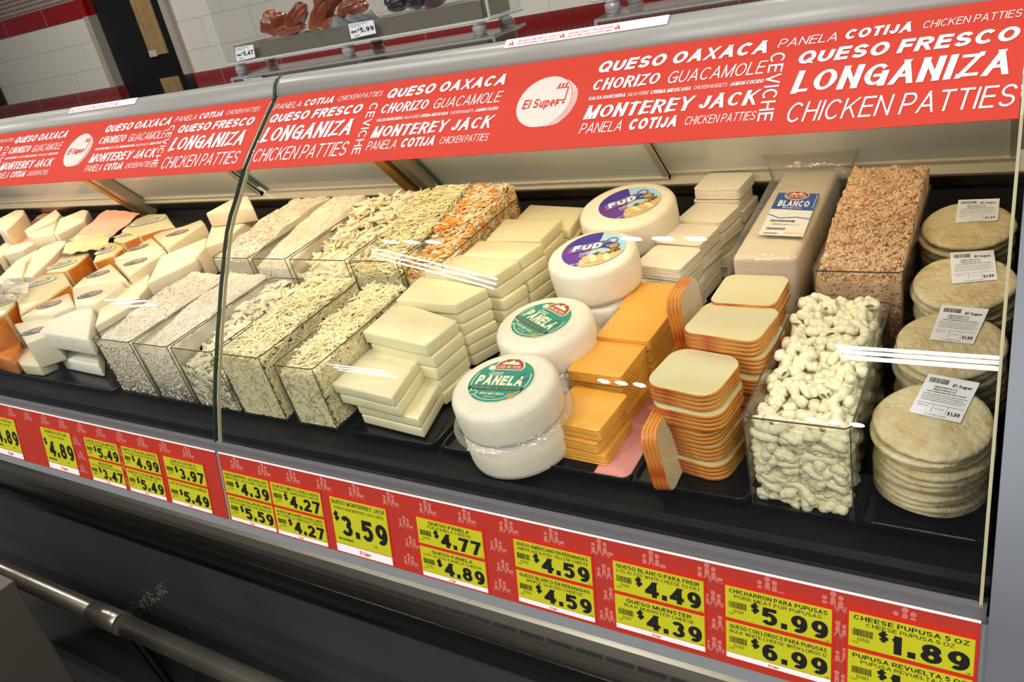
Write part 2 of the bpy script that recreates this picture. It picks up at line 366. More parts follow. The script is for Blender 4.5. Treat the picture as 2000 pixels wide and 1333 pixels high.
# ================================================================== the room
XL, XR = -20.0, 7.0
b = MB(); b.box(XL, XR, -10, 6.4, -0.1, 0, mat('floor_concrete', '#3A3B3B', 0.5, noise=(3.5, '#454440', 0.35, 0.75)))
structure(b.build('floor'))
b = MB(); b.box(XL, XR, -10, 6.4, CEIL + 0.12, CEIL + 0.2, mat('ceiling_paint', '#4E4E4E', 0.8)); structure(b.build('ceiling'))
WY = 6.2
DX0, DX1 = -9.59, -8.06
wt = tiles('wall_tile', '#D9D3C8', '#C3BCB0', 0.765, 0.306, 0.25, 0.006)
zb0, zb1 = H + 0.353, H + 0.552
b = MB(); b.box(XL, DX0, WY, WY + 0.12, 0, zb0, wt); b.box(DX1, XR, WY, WY + 0.12, 0, zb0, wt)
structure(b.build('wall_back'))
b = MB(); b.box(XL, DX0 + 0.02, WY - 0.012, WY + 0.12, zb0, zb1, tiles('red_tile', '#8E0A0C', '#B58078', 0.95, 0.8, 0.06, 0.006, 0.0)); b.box(DX1 - 0.02, XR, WY - 0.012, WY + 0.12, zb0, zb1, MATS.get('x') or bpy.data.materials['red_tile'])
structure(b.build('trim_1'))
mos = tiles('mosaic_tile', '#5A3A3C', '#A59A8C', 0.05, 0.05, 0.2, 0.011, 0.0)
b = MB(); b.box(XL, DX0 + 0.02, WY - 0.004, WY + 0.12, zb1, CEIL + 0.12, mos); b.box(DX1 - 0.02, XR, WY - 0.004, WY + 0.12, zb1, CEIL + 0.12, mos); b.box(DX0, DX1, WY - 0.004, WY + 0.12, 2.9, CEIL + 0.12, mos)
structure(b.build('wall_upper'))
# jamb and dark door
b = MB(); jm = mat('door_jamb', '#A79E90', 0.5)
b.box(DX0 - 0.0, DX0 + 0.10, WY - 0.06, WY + 0.4, 0, zb0, jm); b.box(DX1 - 0.10, DX1, WY - 0.06, WY + 0.4, 0, zb0, jm)
structure(b.build('trim_2'))
door = thing('door_1', None, None, (DX0, WY + 0.1, 0)); structure(door)
b = MB(); b.box(DX0 + 0.10, DX1 - 0.10, WY + 0.06, WY + 0.11, 0.0, 2.9, mat('door_black', '#0F0F10', 0.35)); b.build('door_leaf', door)
b = MB(); a0, a1 = on_Y(257, 0, WY + 0.055), on_Y(330, 103, WY + 0.055); a2 = on_Y(293, 105, WY + 0.055)
b.box(a2.x, a1.x, WY + 0.045, WY + 0.06, a1.z, a1.z + 1.1, mat('door_wood', '#A98A5C', 0.5, noise=(9, '#8F6F45', 0.3, 0.7, (6, 1, 0.6)))); b.build('wood_panel', door)
b = MB(); b.box(a2.x + 0.0, a2.x + 0.14, WY + 0.040, WY + 0.045, a1.z - 0.01, a1.z + 0.06, mat('door_sticker', '#B8B4A8', 0.5)); b.build('sticker', door)
# black telephone-like unit on the tiled wall at the picture's edge
t = thing('wall_box', 'rounded black box hanging on the beige tiled wall at the far left', 'wall box', (-12.34, WY - 0.08, H - 0.25))
b = MB(); b.box(-12.8, -12.13, WY - 0.18, WY - 0.002, H - 0.465, H - 0.06, black_sm); b.build('housing', t, bevel=0.06, seg=4, smooth=True)
b = MB(); b.box(-12.8, -12.17, WY - 0.20, WY - 0.18, H - 0.52, H - 0.47, black_mat); b.build('cable_guard', t, bevel=0.004)

# ceiling luminaires with three tubes each (some mirrored in the glass, others added for light)
frame_m = mat('luminaire_white', '#E8E8E6', 0.5)
tube_m = bpy.data.materials.new('lit_tube'); tube_m.use_nodes = True
_e = tube_m.node_tree.nodes.new('ShaderNodeEmission'); _e.inputs[0].default_value = (0.94, 0.97, 1, 1); _e.inputs[1].default_value = 1.0
tube_m.node_tree.links.new(_e.outputs[0], tube_m.node_tree.nodes['Material Output'].inputs[0])
TUBE_GAIN = 1.0
for i, (fx, fy, rz, pw) in enumerate(FIXTURES):
    t = thing('ceiling_light', 'white ceiling luminaire with three bright fluorescent tubes', 'ceiling light', (fx, fy, CEIL), 'fluorescent luminaires on the ceiling', (0, 0, rz))
    b = MB(); b.box(-0.66, 0.66, -0.20, 0.20, 0.02, 0.12, frame_m); o = b.build('frame', None); o.parent = t
    for dy in (-0.13, 0, 0.13):
        l = bpy.data.lights.new('fluorescent_tube_light', 'AREA'); l.shape = 'RECTANGLE'; l.size = 1.2; l.size_y = 0.10 if i == 3 else 0.035; l.energy = pw; l.color = (1.0, 0.975, 0.92)
        o = bpy.data.objects.new('fluorescent_tube_light', l); COL.objects.link(o); o.parent = t; o.location = (0, dy, 0.0)

for fx, fy, pw in SPOTS:
    t = thing('ceiling_light', 'compact white ceiling fixture with three round lamps', 'ceiling light', (fx, fy, CEIL), 'three-lamp fixtures on the ceiling')
    b = MB(); b.box(-0.36, 0.36, -0.11, 0.11, 0.02, 0.12, frame_m); o = b.build('frame', None); o.parent = t
    for dx in (-0.22, 0, 0.22):
        l = bpy.data.lights.new('round_lamp_light', 'AREA'); l.shape = 'DISK'; l.size = 0.14; l.energy = pw; l.color = (1.0, 0.975, 0.92)
        o = bpy.data.objects.new('round_lamp_light', l); COL.objects.link(o); o.parent = t; o.location = (dx, 0, 0.0)

# ================================================================== the refrigerated case
def Z(v): return H + v
X0, X1, X2 = -2.42, -1.20, -0.012        # far end in view, seam, right end of the glass
PROF = [(1.081, -.146), (1.048, -.171), (1.015, -.197), (.986, -.220), (.958, -.244), (.938, -.266), (.918, -.288), (.897, -.309), (.878, -.332), (.861, -.358), (.845, -.385), (.826, -.416), (.808, -.448), (.786, -.487), (.764, -.528), (.747, -.560), (.731, -.593), (.715, -.630), (.700, -.668)]
PROF = [(y, Z(z)) for y, z in PROF]
XF = -4.4                                 # the case runs on past the picture's left edge
case = thing('display_case', 'long refrigerated deli case with curved glass front and red banner', 'display case', (-1.2, 1.15, 0))
def offset(prof, d):
    out = []
    for i, (y, z) in enumerate(prof):
        a = prof[max(i - 1, 0)]; c = prof[min(i + 1, len(prof) - 1)]; ty, tz = c[0] - a[0], c[1] - a[1]; l = math.hypot(ty, tz)
        out.append((y - tz / l * -d, z + ty / l * -d))
    return out
# ledge on top
b = MB(); b.box(XF, 0.9, 1.118, 1.46, Z(-.135), Z(-.113), ledge_m, fn=lambda x, y, z: Vector((x, y, z + (y - 1.118) * .0145))); b.build('top_ledge', case, bevel=0.003)
# rounded nose below the ledge, one length per section
nose = [(1.118, Z(-.1135)), (1.112, Z(-.1128)), (1.104, Z(-.1135)), (1.096, Z(-.117)), (1.089, Z(-.123)), (1.0835, Z(-.131)), (1.080, Z(-.140)), (1.079, Z(-.147)), (1.086, Z(-.152)), (1.10, Z(-.150)), (1.118, Z(-.138))]
for xa, xb in ((XF, X1 - 0.003), (X1 + 0.003, 0.9)):
    b = MB(); b.extrude_x(nose, xa, xb, alu, closed=True); o = b.build('canopy_nose', case)
    for p in o.data.polygons: p.use_smooth = abs(p.normal.x) < .5
b = MB(); b.extrude_x([(y - 0.002, z + 0.001) for y, z in nose[:8]] + [(1.118, Z(-.15))], X1 - 0.003, X1 + 0.003, mat('joint_dark', '#2C3238', 0.4), closed=True); b.build('canopy_joint', case)
# glass panes
inner = offset(PROF, -0.005)
for xa, xb in ((XF, X1 - 0.004), (X1 + 0.004, X2 - 0.006)):
    b = MB(); b.band_x(PROF, inner, xa, xb, glass, caps=False); g = b.build('front_glass', case, smooth=True, recalc=False)
for x, wd, m in ((X1 - 0.0045, 0.0020, glass_edge), (X1 + 0.0068, 0.0008, gasket_l), (X2 - 0.0048, 0.0022, gasket_l)):
    b = MB(); b.band_x(offset(PROF, 0.0008), offset(PROF, -0.0058), x - wd, x + wd * 0.4, m); b.build('glass_edge', case)
# banner printed on the inner face of each pane
BL_ = 0.1605
_len = [0.0]
for i in range(1, len(PROF)): _len.append(_len[-1] + math.hypot(PROF[i][0] - PROF[i - 1][0], PROF[i][1] - PROF[i - 1][1]))
def gmap(u, v, w):
    """u along the case, v down the curved glass from its top edge, w out towards the customer"""
    v = min(max(v, 0.0), _len[-1]); i = 0
    while i < len(PROF) - 2 and _len[i + 1] < v: i += 1
    k = (v - _len[i]) / (_len[i + 1] - _len[i]); (y0, z0), (y1, z1) = PROF[i], PROF[i + 1]; l = math.hypot(y1 - y0, z1 - z0)
    ny, nz = (z1 - z0) / l, -(y1 - y0) / l
    return Vector((u, y0 + (y1 - y0) * k + ny * w, z0 + (z1 - z0) * k + nz * w))
def block_B(s, u, k=1.0):
    W = 0.239
    s.text('QUESO OAXACA', u, u + W, .0375, .0200, white_ink, 0.035, 0.22)
    s.text('CHORIZO', u, u + .101, .0685, .0200, white_ink, 0.02, 0.22); s.text('GUACAMOLE', u + .110, u + W, .0695, .0195, white_ink, -0.012, 0.22)
    for tx, a, c, wt_ in (('SALSA RANCHERA', 0, .056, .03), ('SALSA VERDE', .058, .089, -.01), ('CREMA MEXICANA', .091, .147, .03), ('CHICKEN NUGGETS', .150, .194, -.01), ('JAMON COCIDO', .197, W, .03)):
        s.text(tx, u + a, u + c, .0840, .0058, white_ink, wt_, 0.22)
    s.text('MONTEREY JACK', u, u + W, .1160, .0225, white_ink, 0.025, 0.22)
    s.text('PANELA', u, u + .065, .1390, .0165, white_ink, -0.012, 0.22); s.text('COTIJA', u + .072, u + .141, .1390, .0170, white_ink, 0.04, 0.22); s.text('CHICKEN PATTIES', u + .149, u + W, .1380, .0125, white_ink, -0.012, 0.22)
def block_A(s, u, lead, u1):
    s.text('PANELA', lead, lead + .072, .0320, .0130, white_ink, -0.012, 0.22); s.text('COTIJA', lead + .077, lead + .152, .0320, .0145, white_ink, 0.04, 0.22)
    s.text('CHICKEN PATTIES', lead + .160, u1, .0300, .0105, white_ink, -0.012, 0.22)
    s.text('QUESO FRESCO', u, u + .230, .0615, .0190, white_ink, 0.035, 0.22); s.text('LONGANIZA', u, u + .227, .1050, .0330, white_ink, 0.025, 0.22); s.text('CHICKEN PATTIES', u, u + .232, .1455, .0270, white_ink, -0.010, 0.22)
def store_logo(s, u, v, ru, rv, m, layer=3, sc=1.0):
    s.text('El Super', u - ru * .76, u + ru * .58, v + rv * .24, rv * .36, m, 0.012, 0.1, layer)
    x, y = u + ru * .36, v - rv * .26        # little cart riding on the letters
    for (a, c, d, e) in ((-.02, -.24, .44, -.20), (.41, -.24, .45, .30), (.12, .26, .45, .30)): s.rect(x + a * ru, y + c * rv, x + d * ru, y + e * rv, m, layer)
    for a in (.20, .40): s.disc(x + a * ru, y + .38 * rv, .045 * ru, .05 * rv, m, layer, 12)
    for a in (.06, .19, .32): s.poly([(x + a * ru - .035 * ru, y - .26 * rv), (x + a * ru + .035 * ru, y - .26 * rv), (x + a * ru + .06 * ru, y - .42 * rv), (x + a * ru - .01 * ru, y - .38 * rv)], m, layer)
for xa, xb in ((X1 - 1.195, X1 - 0.009), (X1 + 0.009, X2 - 0.008)):
    f = lambda u, v, w: gmap(u, v, w + .0012)
    b = MB(); pr = [(gmap(0, BL_ * i / 16, .0012).y, gmap(0, BL_ * i / 16, .0012).z) for i in range(17)]; pr2 = [(gmap(0, BL_ * i / 16, .0005).y, gmap(0, BL_ * i / 16, .0005).z) for i in range(17)]
    b.band_x(pr, pr2, xa, xb, red, caps=False); ban = b.build('banner', case, smooth=True, recalc=False)
    dx = xa - (X1 + 0.009)
    s = Sheet(lambda u, v, w: f(u + dx, v, w), 0.0003)
    block_A(s, -1.187, -1.188, -.925); block_B(s, -.915); block_B(s, -.527); block_A(s, -.2535, -.2805, -.0245)
    s.text('CEVICHE', -.9445, -.832, .0465, .0165, white_ink, 0.0, 0.0, rot=1, asp=1) if False else None
    for u, v0, v1 in ((-.9435, .0440, .1450), (-.2860, .0400, .1410)):
        s.text('CEVICHE', u, u + (v1 - v0), v0, .0175, white_ink, 0.0, 0.0, rot=1)
    s.mb.build('lettering', ban, recalc=False)
    s = Sheet(lambda u, v, w: f(u + dx, v, w), 0.0003)
    s.disc(-.600, .0775, .0440, .0440, cream_ink, 1, 48)
    for k in range(5): s.ring(-.599 + .0012 * k, .0772 + .0005 * k, .0440 + .0007 * k, .0452 + .0007 * k, cream_ink, 1, 30, -0.9 + .12 * k, 1.4 - .1 * k)
    store_logo(s, -.600, .0775, .044, .044, red, 3); s.mb.build('store_logo', ban, recalc=False)
# warning stickers on the nose
for (xa, xb) in ((-.694, -.432), (-1.90, -1.64)):
    n_ = Vector((0, -0.62, 0.78)); p_ = Vector((0, 1.0960, Z(-.117))) + n_ * 0.0012; dv_ = Vector((0, -0.78, -0.62))
    s = Sheet(planemap(p_, (1, 0, 0), dv_, n_), 0.0002); s.rect(xa, -.0080, xb, .0085, white_ink, 0)
    for k in range(3):
        u = xa + .012 + k * (xb - xa) * .335; s.poly([(u - .005, .004), (u + .005, .004), (u, -.005)], tag_red, 1); s.rect(u - .0006, -.002, u + .0006, .003, white_ink, 2)
        if k < 2: s.text(('KEEP HANDS AND OBJECTS CLEAR OF', 'MANTENGA SUS MANOS Y OTROS OBJETOS FUERA')[k], u + .01, u + .082, .0005, .0035, tag_red, 0, .1); s.text(('THIS AREA WHEN CLOSING GLASS', 'DE ESTA AREA CUANDO LEVANTE EL VIDRIO')[k], u + .01, u + .08, .006, .0035, tag_red, 0, .1)
    s.mb.build('warning_sticker', case, recalc=False)
# price rail: clear lip, red printed strip, grey sill
lip = clear('clear_lip', (0.62, 0.60, 0.62), 0.06, 0.1, 0.30, (0.40, 0.38, 0.40))
b = MB(); b.extrude_x([(.704, Z(-.664)), (.697, Z(-.666)), (.694, Z(-.684)), (.701, Z(-.684))], XF, X2, lip, closed=True); b.build('rail_lip', case)
b = MB(); b.extrude_x([(.706, Z(-.684)), (.694, Z(-.684)), (.6665, Z(-.812)), (.6645, Z(-.832)), (.69, Z(-.832))], XF, 0.9, rail_grey, closed=True); b.build('price_rail', case)
PV = Vector((0, .672 - .700, -.812 + .680)); PV.normalize(); PN = Vector((0, PV.z, -PV.y)); PO = Vector((0, .6935, Z(-.680)))
pmap = planemap(PO, (1, 0, 0), PV, PN)
def family(s, u, v, h, m):
    k = h / .030
    for (a, y, r) in ((-.013, .006, .0036), (-.002, -.002, .0044), (.008, .002, .004)):
        s.disc(u + a * k, v + (y - .008) * k, r * k, r * k, m, 1, 10); s.poly([(u + (a - .004) * k, v + (y + .008) * k), (u + (a + .004) * k, v + (y + .008) * k), (u + (a + .003) * k, v + (y - .003) * k), (u + (a - .003) * k, v + (y - .003) * k)], m)
        s.poly([(u + (a - .008) * k, v + .016 * k), (u + (a - .005) * k, v + .016 * k), (u + (a + .001) * k, v + (y + .007) * k), (u + (a - .002) * k, v + (y + .007) * k)], m)
        s.poly([(u + (a + .005) * k, v + .016 * k), (u + (a + .008) * k, v + .016 * k), (u + (a + .003) * k, v + (y + .007) * k), (u + (a + .000) * k, v + (y + .007) * k)], m)
    s.rect(u + .013 * k, v + .006 * k, u + .022 * k, v + .0115 * k, m); s.disc(u + .015 * k, v + .0145 * k, .0015 * k, .0015 * k, m, 1, 8); s.disc(u + .021 * k, v + .0145 * k, .0015 * k, .0015 * k, m, 1, 8)
for xa, xb in ((-2.40, X1 - .004), (X1 + .004, X2 - .004)):
    b = MB(); b.box(xa, xb, .002, .1345, 0.0, 0.0008, strip_red, fn=pmap); b.box(xa, xb, -.0008, .0020, 0, .0009, white_ink, fn=pmap); strip = b.build('price_strip', case)
    n = int((xb - xa) / .0712); spots = [(xa + .045 + k * .0712, .014, .024) for k in range(n)]
    spots += [(u + (.008 if v == .08 else 0), v, .021) for u in (-.770, -.602, -.4345, -.290, -.149, -1.674, -1.52) if xa < u < xb for v in (.048, .080, .112)]
    for sp in spots:
        s = Sheet(lambda u, v, w: pmap(u, v, w + .0009), 0.0002); family(s, *sp, pink_ink); s.mb.build('family_emblem', strip, recalc=False)
# vented steel ledge, black bumper, body
b = MB(); b.extrude_x([(.690, Z(-.832)), (.668, Z(-.833)), (.660, Z(-.838)), (.653, Z(-.850)), (.649, Z(-.858)), (.646, Z(-.870)), (.645, Z(-.888)), (.70, Z(-.888))], XF, 0.9, steel, closed=True); b.build('vent_ledge', case, smooth=False)
b = MB()
k = -2.35
while k < 0.5:
    b.extrude_x([(.6521, Z(-.8508)), (.6494, Z(-.8562)), (.6500, Z(-.8564)), (.6527, Z(-.8510))], k, k + .040, black_mat, closed=True); k += .0455
b.build('vent_slots', case)
b = MB(); b.extrude_x([(.70, Z(-.888)), (.644, Z(-.888)), (.634, Z(-.893)), (.628, Z(-.902)), (.627, Z(-.913)), (.632, Z(-.924)), (.645, Z(-.930)), (.70, Z(-.930))], XF, 0.9, black_sm, closed=True); b.build('bumper', case, smooth=False)
b = MB(); b.box(XF, 0.9, .78, 1.6, 0.0, 0.10, black_mat); b.build('kick_panel', case)
b = MB(); b.extrude_x([(.70, Z(-.930)), (.70, Z(-.84)), (.75, Z(-.80)), (1.66, Z(-.74)), (1.66, 0.10), (.71, 0.10), (.70, 0.11)], XF, 0.9, mat('body_grey', '#2E3032', .5, noise=(3.0, '#38393A', .35, .75)), closed=True); b.build('body_panel', case)
b = MB(); smear = mat('scuff_pale', '#8A8376', .7, noise=(300, '#4A4844', 0.42, 0.62))
pa, pb = on_Y(248, 1204, .6995), on_Y(322, 1146, .6995)
for k in range(150):
    f_ = R(); r = U(.0012, .0050); sp = .008 + .010 * abs(math.sin(f_ * 7)); x_ = pa.x + (pb.x - pa.x) * f_ + U(-sp, sp); z_ = pa.z + (pb.z - pa.z) * f_ + U(-sp, sp)
    b.add([(x_ + r * math.cos(q_), .6995 - k * 2e-6, z_ + r * U(.5, 1.3) * math.sin(q_)) for q_ in [i * math.pi / 4 for i in range(8)]], [tuple(range(8))], smear)
b.build('scuff_mark', case, recalc=False)
# black interior: sill, rounded step, sloping deck, rear wall
b = MB(); b.extrude_x([(.703, Z(-.684)), (.716, Z(-.716)), (.735, Z(-.722)), (.757, Z(-.722)), (.766, Z(-.715)), (.772, Z(-.704)), (.780, Z(-.697)), (.792, Z(-.6955)), (.81, Z(-.6935)), (1.64, Z(-.6945 + .08 * .82)), (1.64, Z(-.74)), (.703, Z(-.76))], XF, X2, black_pl, closed=True); b.build('interior_deck', case)
b = MB(); b.box(XF, X2, 1.632, 1.66, Z(-.70), Z(-.525), black_mat); b.build('rear_wall', case)
# rear sliding doors lean towards the front; metal track below, mullions between
ry0, rz0, ry1, rz1 = 1.622, Z(-.528), 1.285, Z(-.125)
rd = Vector((0, ry1 - ry0, rz1 - rz0)); RL = rd.length; rd.normalize(); rn = Vector((0, -rd.z, rd.y))
if rn.y > 0: rn = -rn
rmap = planemap((0, ry0, rz0), (1, 0, 0), rd, rn)
brown_m = mat('warm_metal', '#8C785A', 0.3, 0.5); pale_m = mat('pale_metal', '#CFC8B6', 0.35, 0.2)
b = MB(); b.box(XF, X2, 0, .030, -.03, .004, brown_m, fn=rmap); b.box(XF, X2, .030, .046, -.03, .010, mat('track_metal', '#8E8470', .35, .4), fn=rmap); b.box(XF, X2, .046, .053, -.03, .014, pale_m, fn=rmap); b.build('door_track', case)
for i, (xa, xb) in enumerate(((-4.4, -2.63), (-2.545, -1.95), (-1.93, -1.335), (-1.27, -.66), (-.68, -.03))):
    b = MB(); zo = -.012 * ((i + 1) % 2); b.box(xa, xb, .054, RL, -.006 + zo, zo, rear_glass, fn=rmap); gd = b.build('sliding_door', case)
    b = MB(); b.box(xa, xb, .053, .064, -.010 + zo, .006 + zo, pale_m, fn=rmap); b.box(xa, xa + .014, .053, RL, -.010 + zo, .004 + zo, mat('glass_green', '#5F7A6C', 0.2), fn=rmap); b.box(xb - .012, xb, .053, RL, -.010 + zo, .004 + zo, pale_m, fn=rmap); b.build('door_frame', gd)
for x in (-1.302, -2.572):
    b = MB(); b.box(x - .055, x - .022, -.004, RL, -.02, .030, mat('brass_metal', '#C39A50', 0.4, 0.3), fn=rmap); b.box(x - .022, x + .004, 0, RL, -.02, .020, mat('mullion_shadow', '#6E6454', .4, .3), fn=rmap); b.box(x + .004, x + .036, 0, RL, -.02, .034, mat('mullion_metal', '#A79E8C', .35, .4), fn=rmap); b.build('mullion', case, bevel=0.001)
    b = MB()
    for v in (.035, .06): b.lathe([(.006, 0), (.005, .005), (.001, .006)], steel, 12, fn=lambda u, w_, q, v=v: rmap(x - .008 + u, v + w_, .020 + q))
    b.build('bolt', case)
# right end: frame post that follows the glass
post = offset(PROF, 0.010)
pts = [(1.118, Z(-.114)), (1.10, Z(-.110)), (1.086, Z(-.118))] + post + [(.688, Z(-.684)), (.661, Z(-.812)), (.658, Z(-.83)), (.64, Z(-.888)), (.64, Z(-.93)), (.70, Z(-.93)), (1.66, Z(-.70)), (1.66, Z(-.50)), (1.30, Z(-.114))]
post_m = mat('end_post_metal', '#868A94', 0.36, 0.45)
b = MB(); b.extrude_x([(y + .0015, z) for y, z in pts], -.0092, .0335, post_m, closed=True); b.build('end_panel', case)
b = MB(); cp = [(1.118, Z(-.112)), (1.10, Z(-.109)), (1.086, Z(-.116))] + post + [(.688, Z(-.684)), (.661, Z(-.812)), (.658, Z(-.83)), (.64, Z(-.888)), (.64, Z(-.93))]
b.band_x(cp, [(y + .006, z) for y, z in cp], -.0096, .034, post_m, caps=False); b.build('end_post', case, smooth=True, recalc=True)
b = MB(); b.band_x(cp, [(y + .02, z - .004) for y, z in cp], -.0097, -.0093, post_m); b.build('end_post_side', case)
b = MB(); b.extrude_x([(y + .012, z) for y, z in pts], .036, .9, black_mat, closed=True); b.build('dark_end', case)
# lamp housings under the canopy
for lx, lp, lc in CASE_LAMPS:
    b = MB(); b.box(lx - .58, lx + .58, 1.135, 1.20, Z(-.147), Z(-.136), frame_m); b.build('lamp_housing', case)

# ------------------------------------------------------------------ price tags
def barcode(s, u0, v0, u1, v1, m, layer=2, n=22):
    rr = random.Random(int((u0 + 9) * 9973)); u = u0; st = (u1 - u0) / n / 2
    while u < u1 - st:
        wdt = st * rr.choice((.7, .7, 1.1, 1.6)); s.rect(u, v0, min(u + wdt, u1), v1, m, layer); u += wdt + st * rr.choice((.6, .8, 1.2))
def tag_half(s, u0, v0, u1, v1, l1, l2, price, wide=1.0):
    s.rect(u0, v0, u1, v1, yellow_tag, 1); W = u1 - u0; Hh = v1 - v0
    n1 = min(.92, .052 * len(l1)); n2 = min(.92, .039 * len(l2)); c = (u0 + u1) / 2
    s.text(l1, c - W * n1 / 2, c + W * n1 / 2, v0 + Hh * .195, Hh * .125, black_ink, 0.015); s.text(l2, c - W * n2 / 2, c + W * n2 / 2, v0 + Hh * .345, Hh * .105, black_ink, 0.0)
    s.text(price, u0 + W * .36, u0 + W * .97, v0 + Hh * .93, Hh * .52, black_ink, 0.035); s.text('$', u0 + W * .25, u0 + W * .335, v0 + Hh * .66, Hh * .29, black_ink, 0.03)
    barcode(s, u0 + W * .035, v0 + Hh * .46, u0 + W * .21, v0 + Hh * .66, black_ink); s.text('DSD', u0 + W * .08, u0 + W * .18, v0 + Hh * .80, Hh * .09, black_ink); s.text('LB', u1 - W * .05, u1 - W * .02, v1 - Hh * .02, Hh * .05, black_ink)
    s.text('73' + price[0] + price[-1], u0 + W * .03, u0 + W * .08, v0 + Hh * .88, Hh * .05, black_ink)
def tag_big(s, u0, v0, u1, v1, l1, l2, price):
    s.rect(u0, v0, u1, v1, yellow_tag, 1); W = u1 - u0; Hh = v1 - v0; c = (u0 + u1) / 2
    n1 = min(.95, .062 * len(l1)); n2 = min(.9, .044 * len(l2))
    s.text(l1, c - W * n1 / 2, c + W * n1 / 2, v0 + Hh * .13, Hh * .085, black_ink, .015); s.text(l2, c - W * n2 / 2, c + W * n2 / 2, v0 + Hh * .24, Hh * .06, black_ink)
    s.text(price, u0 + W * .155, u0 + W * .97, v0 + Hh * .80, Hh * .44, black_ink, .035); s.text('$', u0 + W * .03, u0 + W * .13, v0 + Hh * .50, Hh * .20, black_ink, .03)
    barcode(s, u0 + W * .06, v0 + Hh * .86, u0 + W * .34, v0 + Hh * .91, black_ink); s.text('LB', u0 + W * .70, u0 + W * .76, v0 + Hh * .90, Hh * .05, black_ink)
TAGS = [  # u0, rows, label
    (-2.045, ('big', 'QUESO COTIJA', 'COTIJA CHEESE', '4.89'), 'yellow 4.89 price tag cut off by the left edge of the photo'),
    (-1.813, ('big', 'QUESO COTIJA', 'COTIJA CHEESE', '4.89'), 'large yellow QUESO COTIJA price tag reading 4.89, second from the photo\'s left edge'),
    (-1.640, ('QUESO COTIJA MOLIDO', 'LOS ALTOS GROUND COTIJA CHEESE', '5.49'), ('REQUESON', 'LOS ALTOS REQUESON CHEESE', '3.47'), 'yellow double price tag reading 5.49 over 3.47'),
    (-1.506, ('QUESO COTIJA DEL RANCHO', 'LOS ALTOS COTIJA DEL RANCHO CHS', '4.99'), ('QUESO COTIJA MOLIDO', 'CACIQUE COTIJA CHS', '5.49'), 'yellow double price tag reading 4.99 over 5.49'),
    (-1.368, ('QUESO OAXACA', 'FUD OAXACA CHEESE', '3.97'), ('LOS ALTOS OAXACA CHEESE', '', '5.49'), 'yellow double price tag reading 3.97 over 5.49, just before the glass seam'),
    (-1.193, ('QUESO MONTEREY JACK RALLADO', 'MONTEREY JACK SHRD CHEESE', '4.39'), ('QUESO OAXACA RALLADO DEL RANCHO', 'LOS ALTOS SHRD OAXACA DEL RANCHO CHS', '5.59'), 'yellow double price tag reading 4.39 over 5.59'),
    (-1.0685, ('QUESO MIXTO RALLADO', 'FIESTA MIX SHREDDED CHEESE', '4.27'), ('QUESO MOZARELLA RALLADO', 'MOZARELLA SHREDDED CHEESE', '4.27'), 'yellow double price tag reading 4.27 twice, for shredded cheese'),
    (-.9275, ('big', 'QUESO MONTERREY JACK', 'JOSEPH FARMS MONTEREY JACK CHEESE', '3.59'), 'large yellow price tag reading 3.59 with one big price'),
    (-.7475, ('QUESO PANELA', 'FUD PANELA CHEESE', '4.77'), ('QUESO PANELA', 'LOS ALTOS PANELA CHEESE', '4.89'), 'yellow double price tag reading 4.77 over 4.89'),
    (-.5750, ('QUESO AMERICANO EN REBANADAS', 'AMERICAN SLICED YELLOW CHEESE', '4.59'), ('QUESO BLANCO EN REBANADAS', 'WHITE SLICED CHEESE', '4.59'), 'yellow double price tag reading 4.59 twice, for sliced cheese'),
    (-.4240, ('QUESO BLANCO PARA FREIR', 'LOS ALTOS WHITE CHEESE TO FRY', '4.49'), ('QUESO MUENSTER', 'BULK MUENSTER CHEESE', '4.39'), 'yellow double price tag reading 4.49 over 4.39'),
    (-.2780, ('CHICHARRON PARA PUPUSAS', 'PORK MEAT FOR PUPUSAS', '5.99'), ('QUESO CON LOROCO PARA PUPUSAS', 'BULK WHITE CHEESE WITH LOROCO', '6.99'), 'yellow double price tag reading 5.99 over 6.99'),
    (-.1410, ('CHEESE PUPUSA 5 OZ', 'CHEESE PUPUSA 5 OZ', '1.89'), ('PUPUSA REVUELTA 5 OZ', 'PUPUSA REVUELTA 5 OZ', '1.89'), 'yellow double price tag reading 1.89, nearest the metal end post'),
]
SH = {-.141: -.012, -.278: -.008, -.424: -.005, -.575: -.002}
for T_ in TAGS:
    u0, rows, label = T_[0] + .002, T_[1:-1], T_[-1]; w_ = .1195; dv = SH.get(T_[0], 0.0); loc = pmap(u0 + w_ / 2, .082, .0012)
    t = thing('price_tag', label, 'price tag', loc, 'price tags on the red rail')
    f = lambda u, v, w, dv=dv: pmap(u, v + dv, w)
    b = MB(); b.box(u0 - .0025, u0 + w_ + .0025, .028, .1335 - dv * 0, .0011, .0017, tag_red, fn=f); b.build('tag_holder', t)
    s = Sheet(lambda u, v, w, f=f: f(u, v, w + .0018), 0.0002)
    if rows[0][0] == 'big': tag_big(s, u0, .034, u0 + w_, .1165, *rows[0][1:])
    else:
        tag_half(s, u0, .0335, u0 + w_, .0765, *rows[0]); tag_half(s, u0, .0815, u0 + w_, .1240, *rows[1])
    s.mb.build('printed_face', t, recalc=False)
    s = Sheet(lambda u, v, w, f=f: f(u, v, w + .0018), 0.0002)
    va = .1175 if rows[0][0] == 'big' else .1245
    s.rect(u0, va, u0 + w_, .1315, white_ink, 1); s.text('El Super', u0 + w_ * .42, u0 + w_ * (.62 if va < .12 else .52), .1315 - (.1315 - va) * .25, (.1315 - va) * .5, tag_red, .03, .1)
    s.mb.build('white_footer', t, recalc=False)

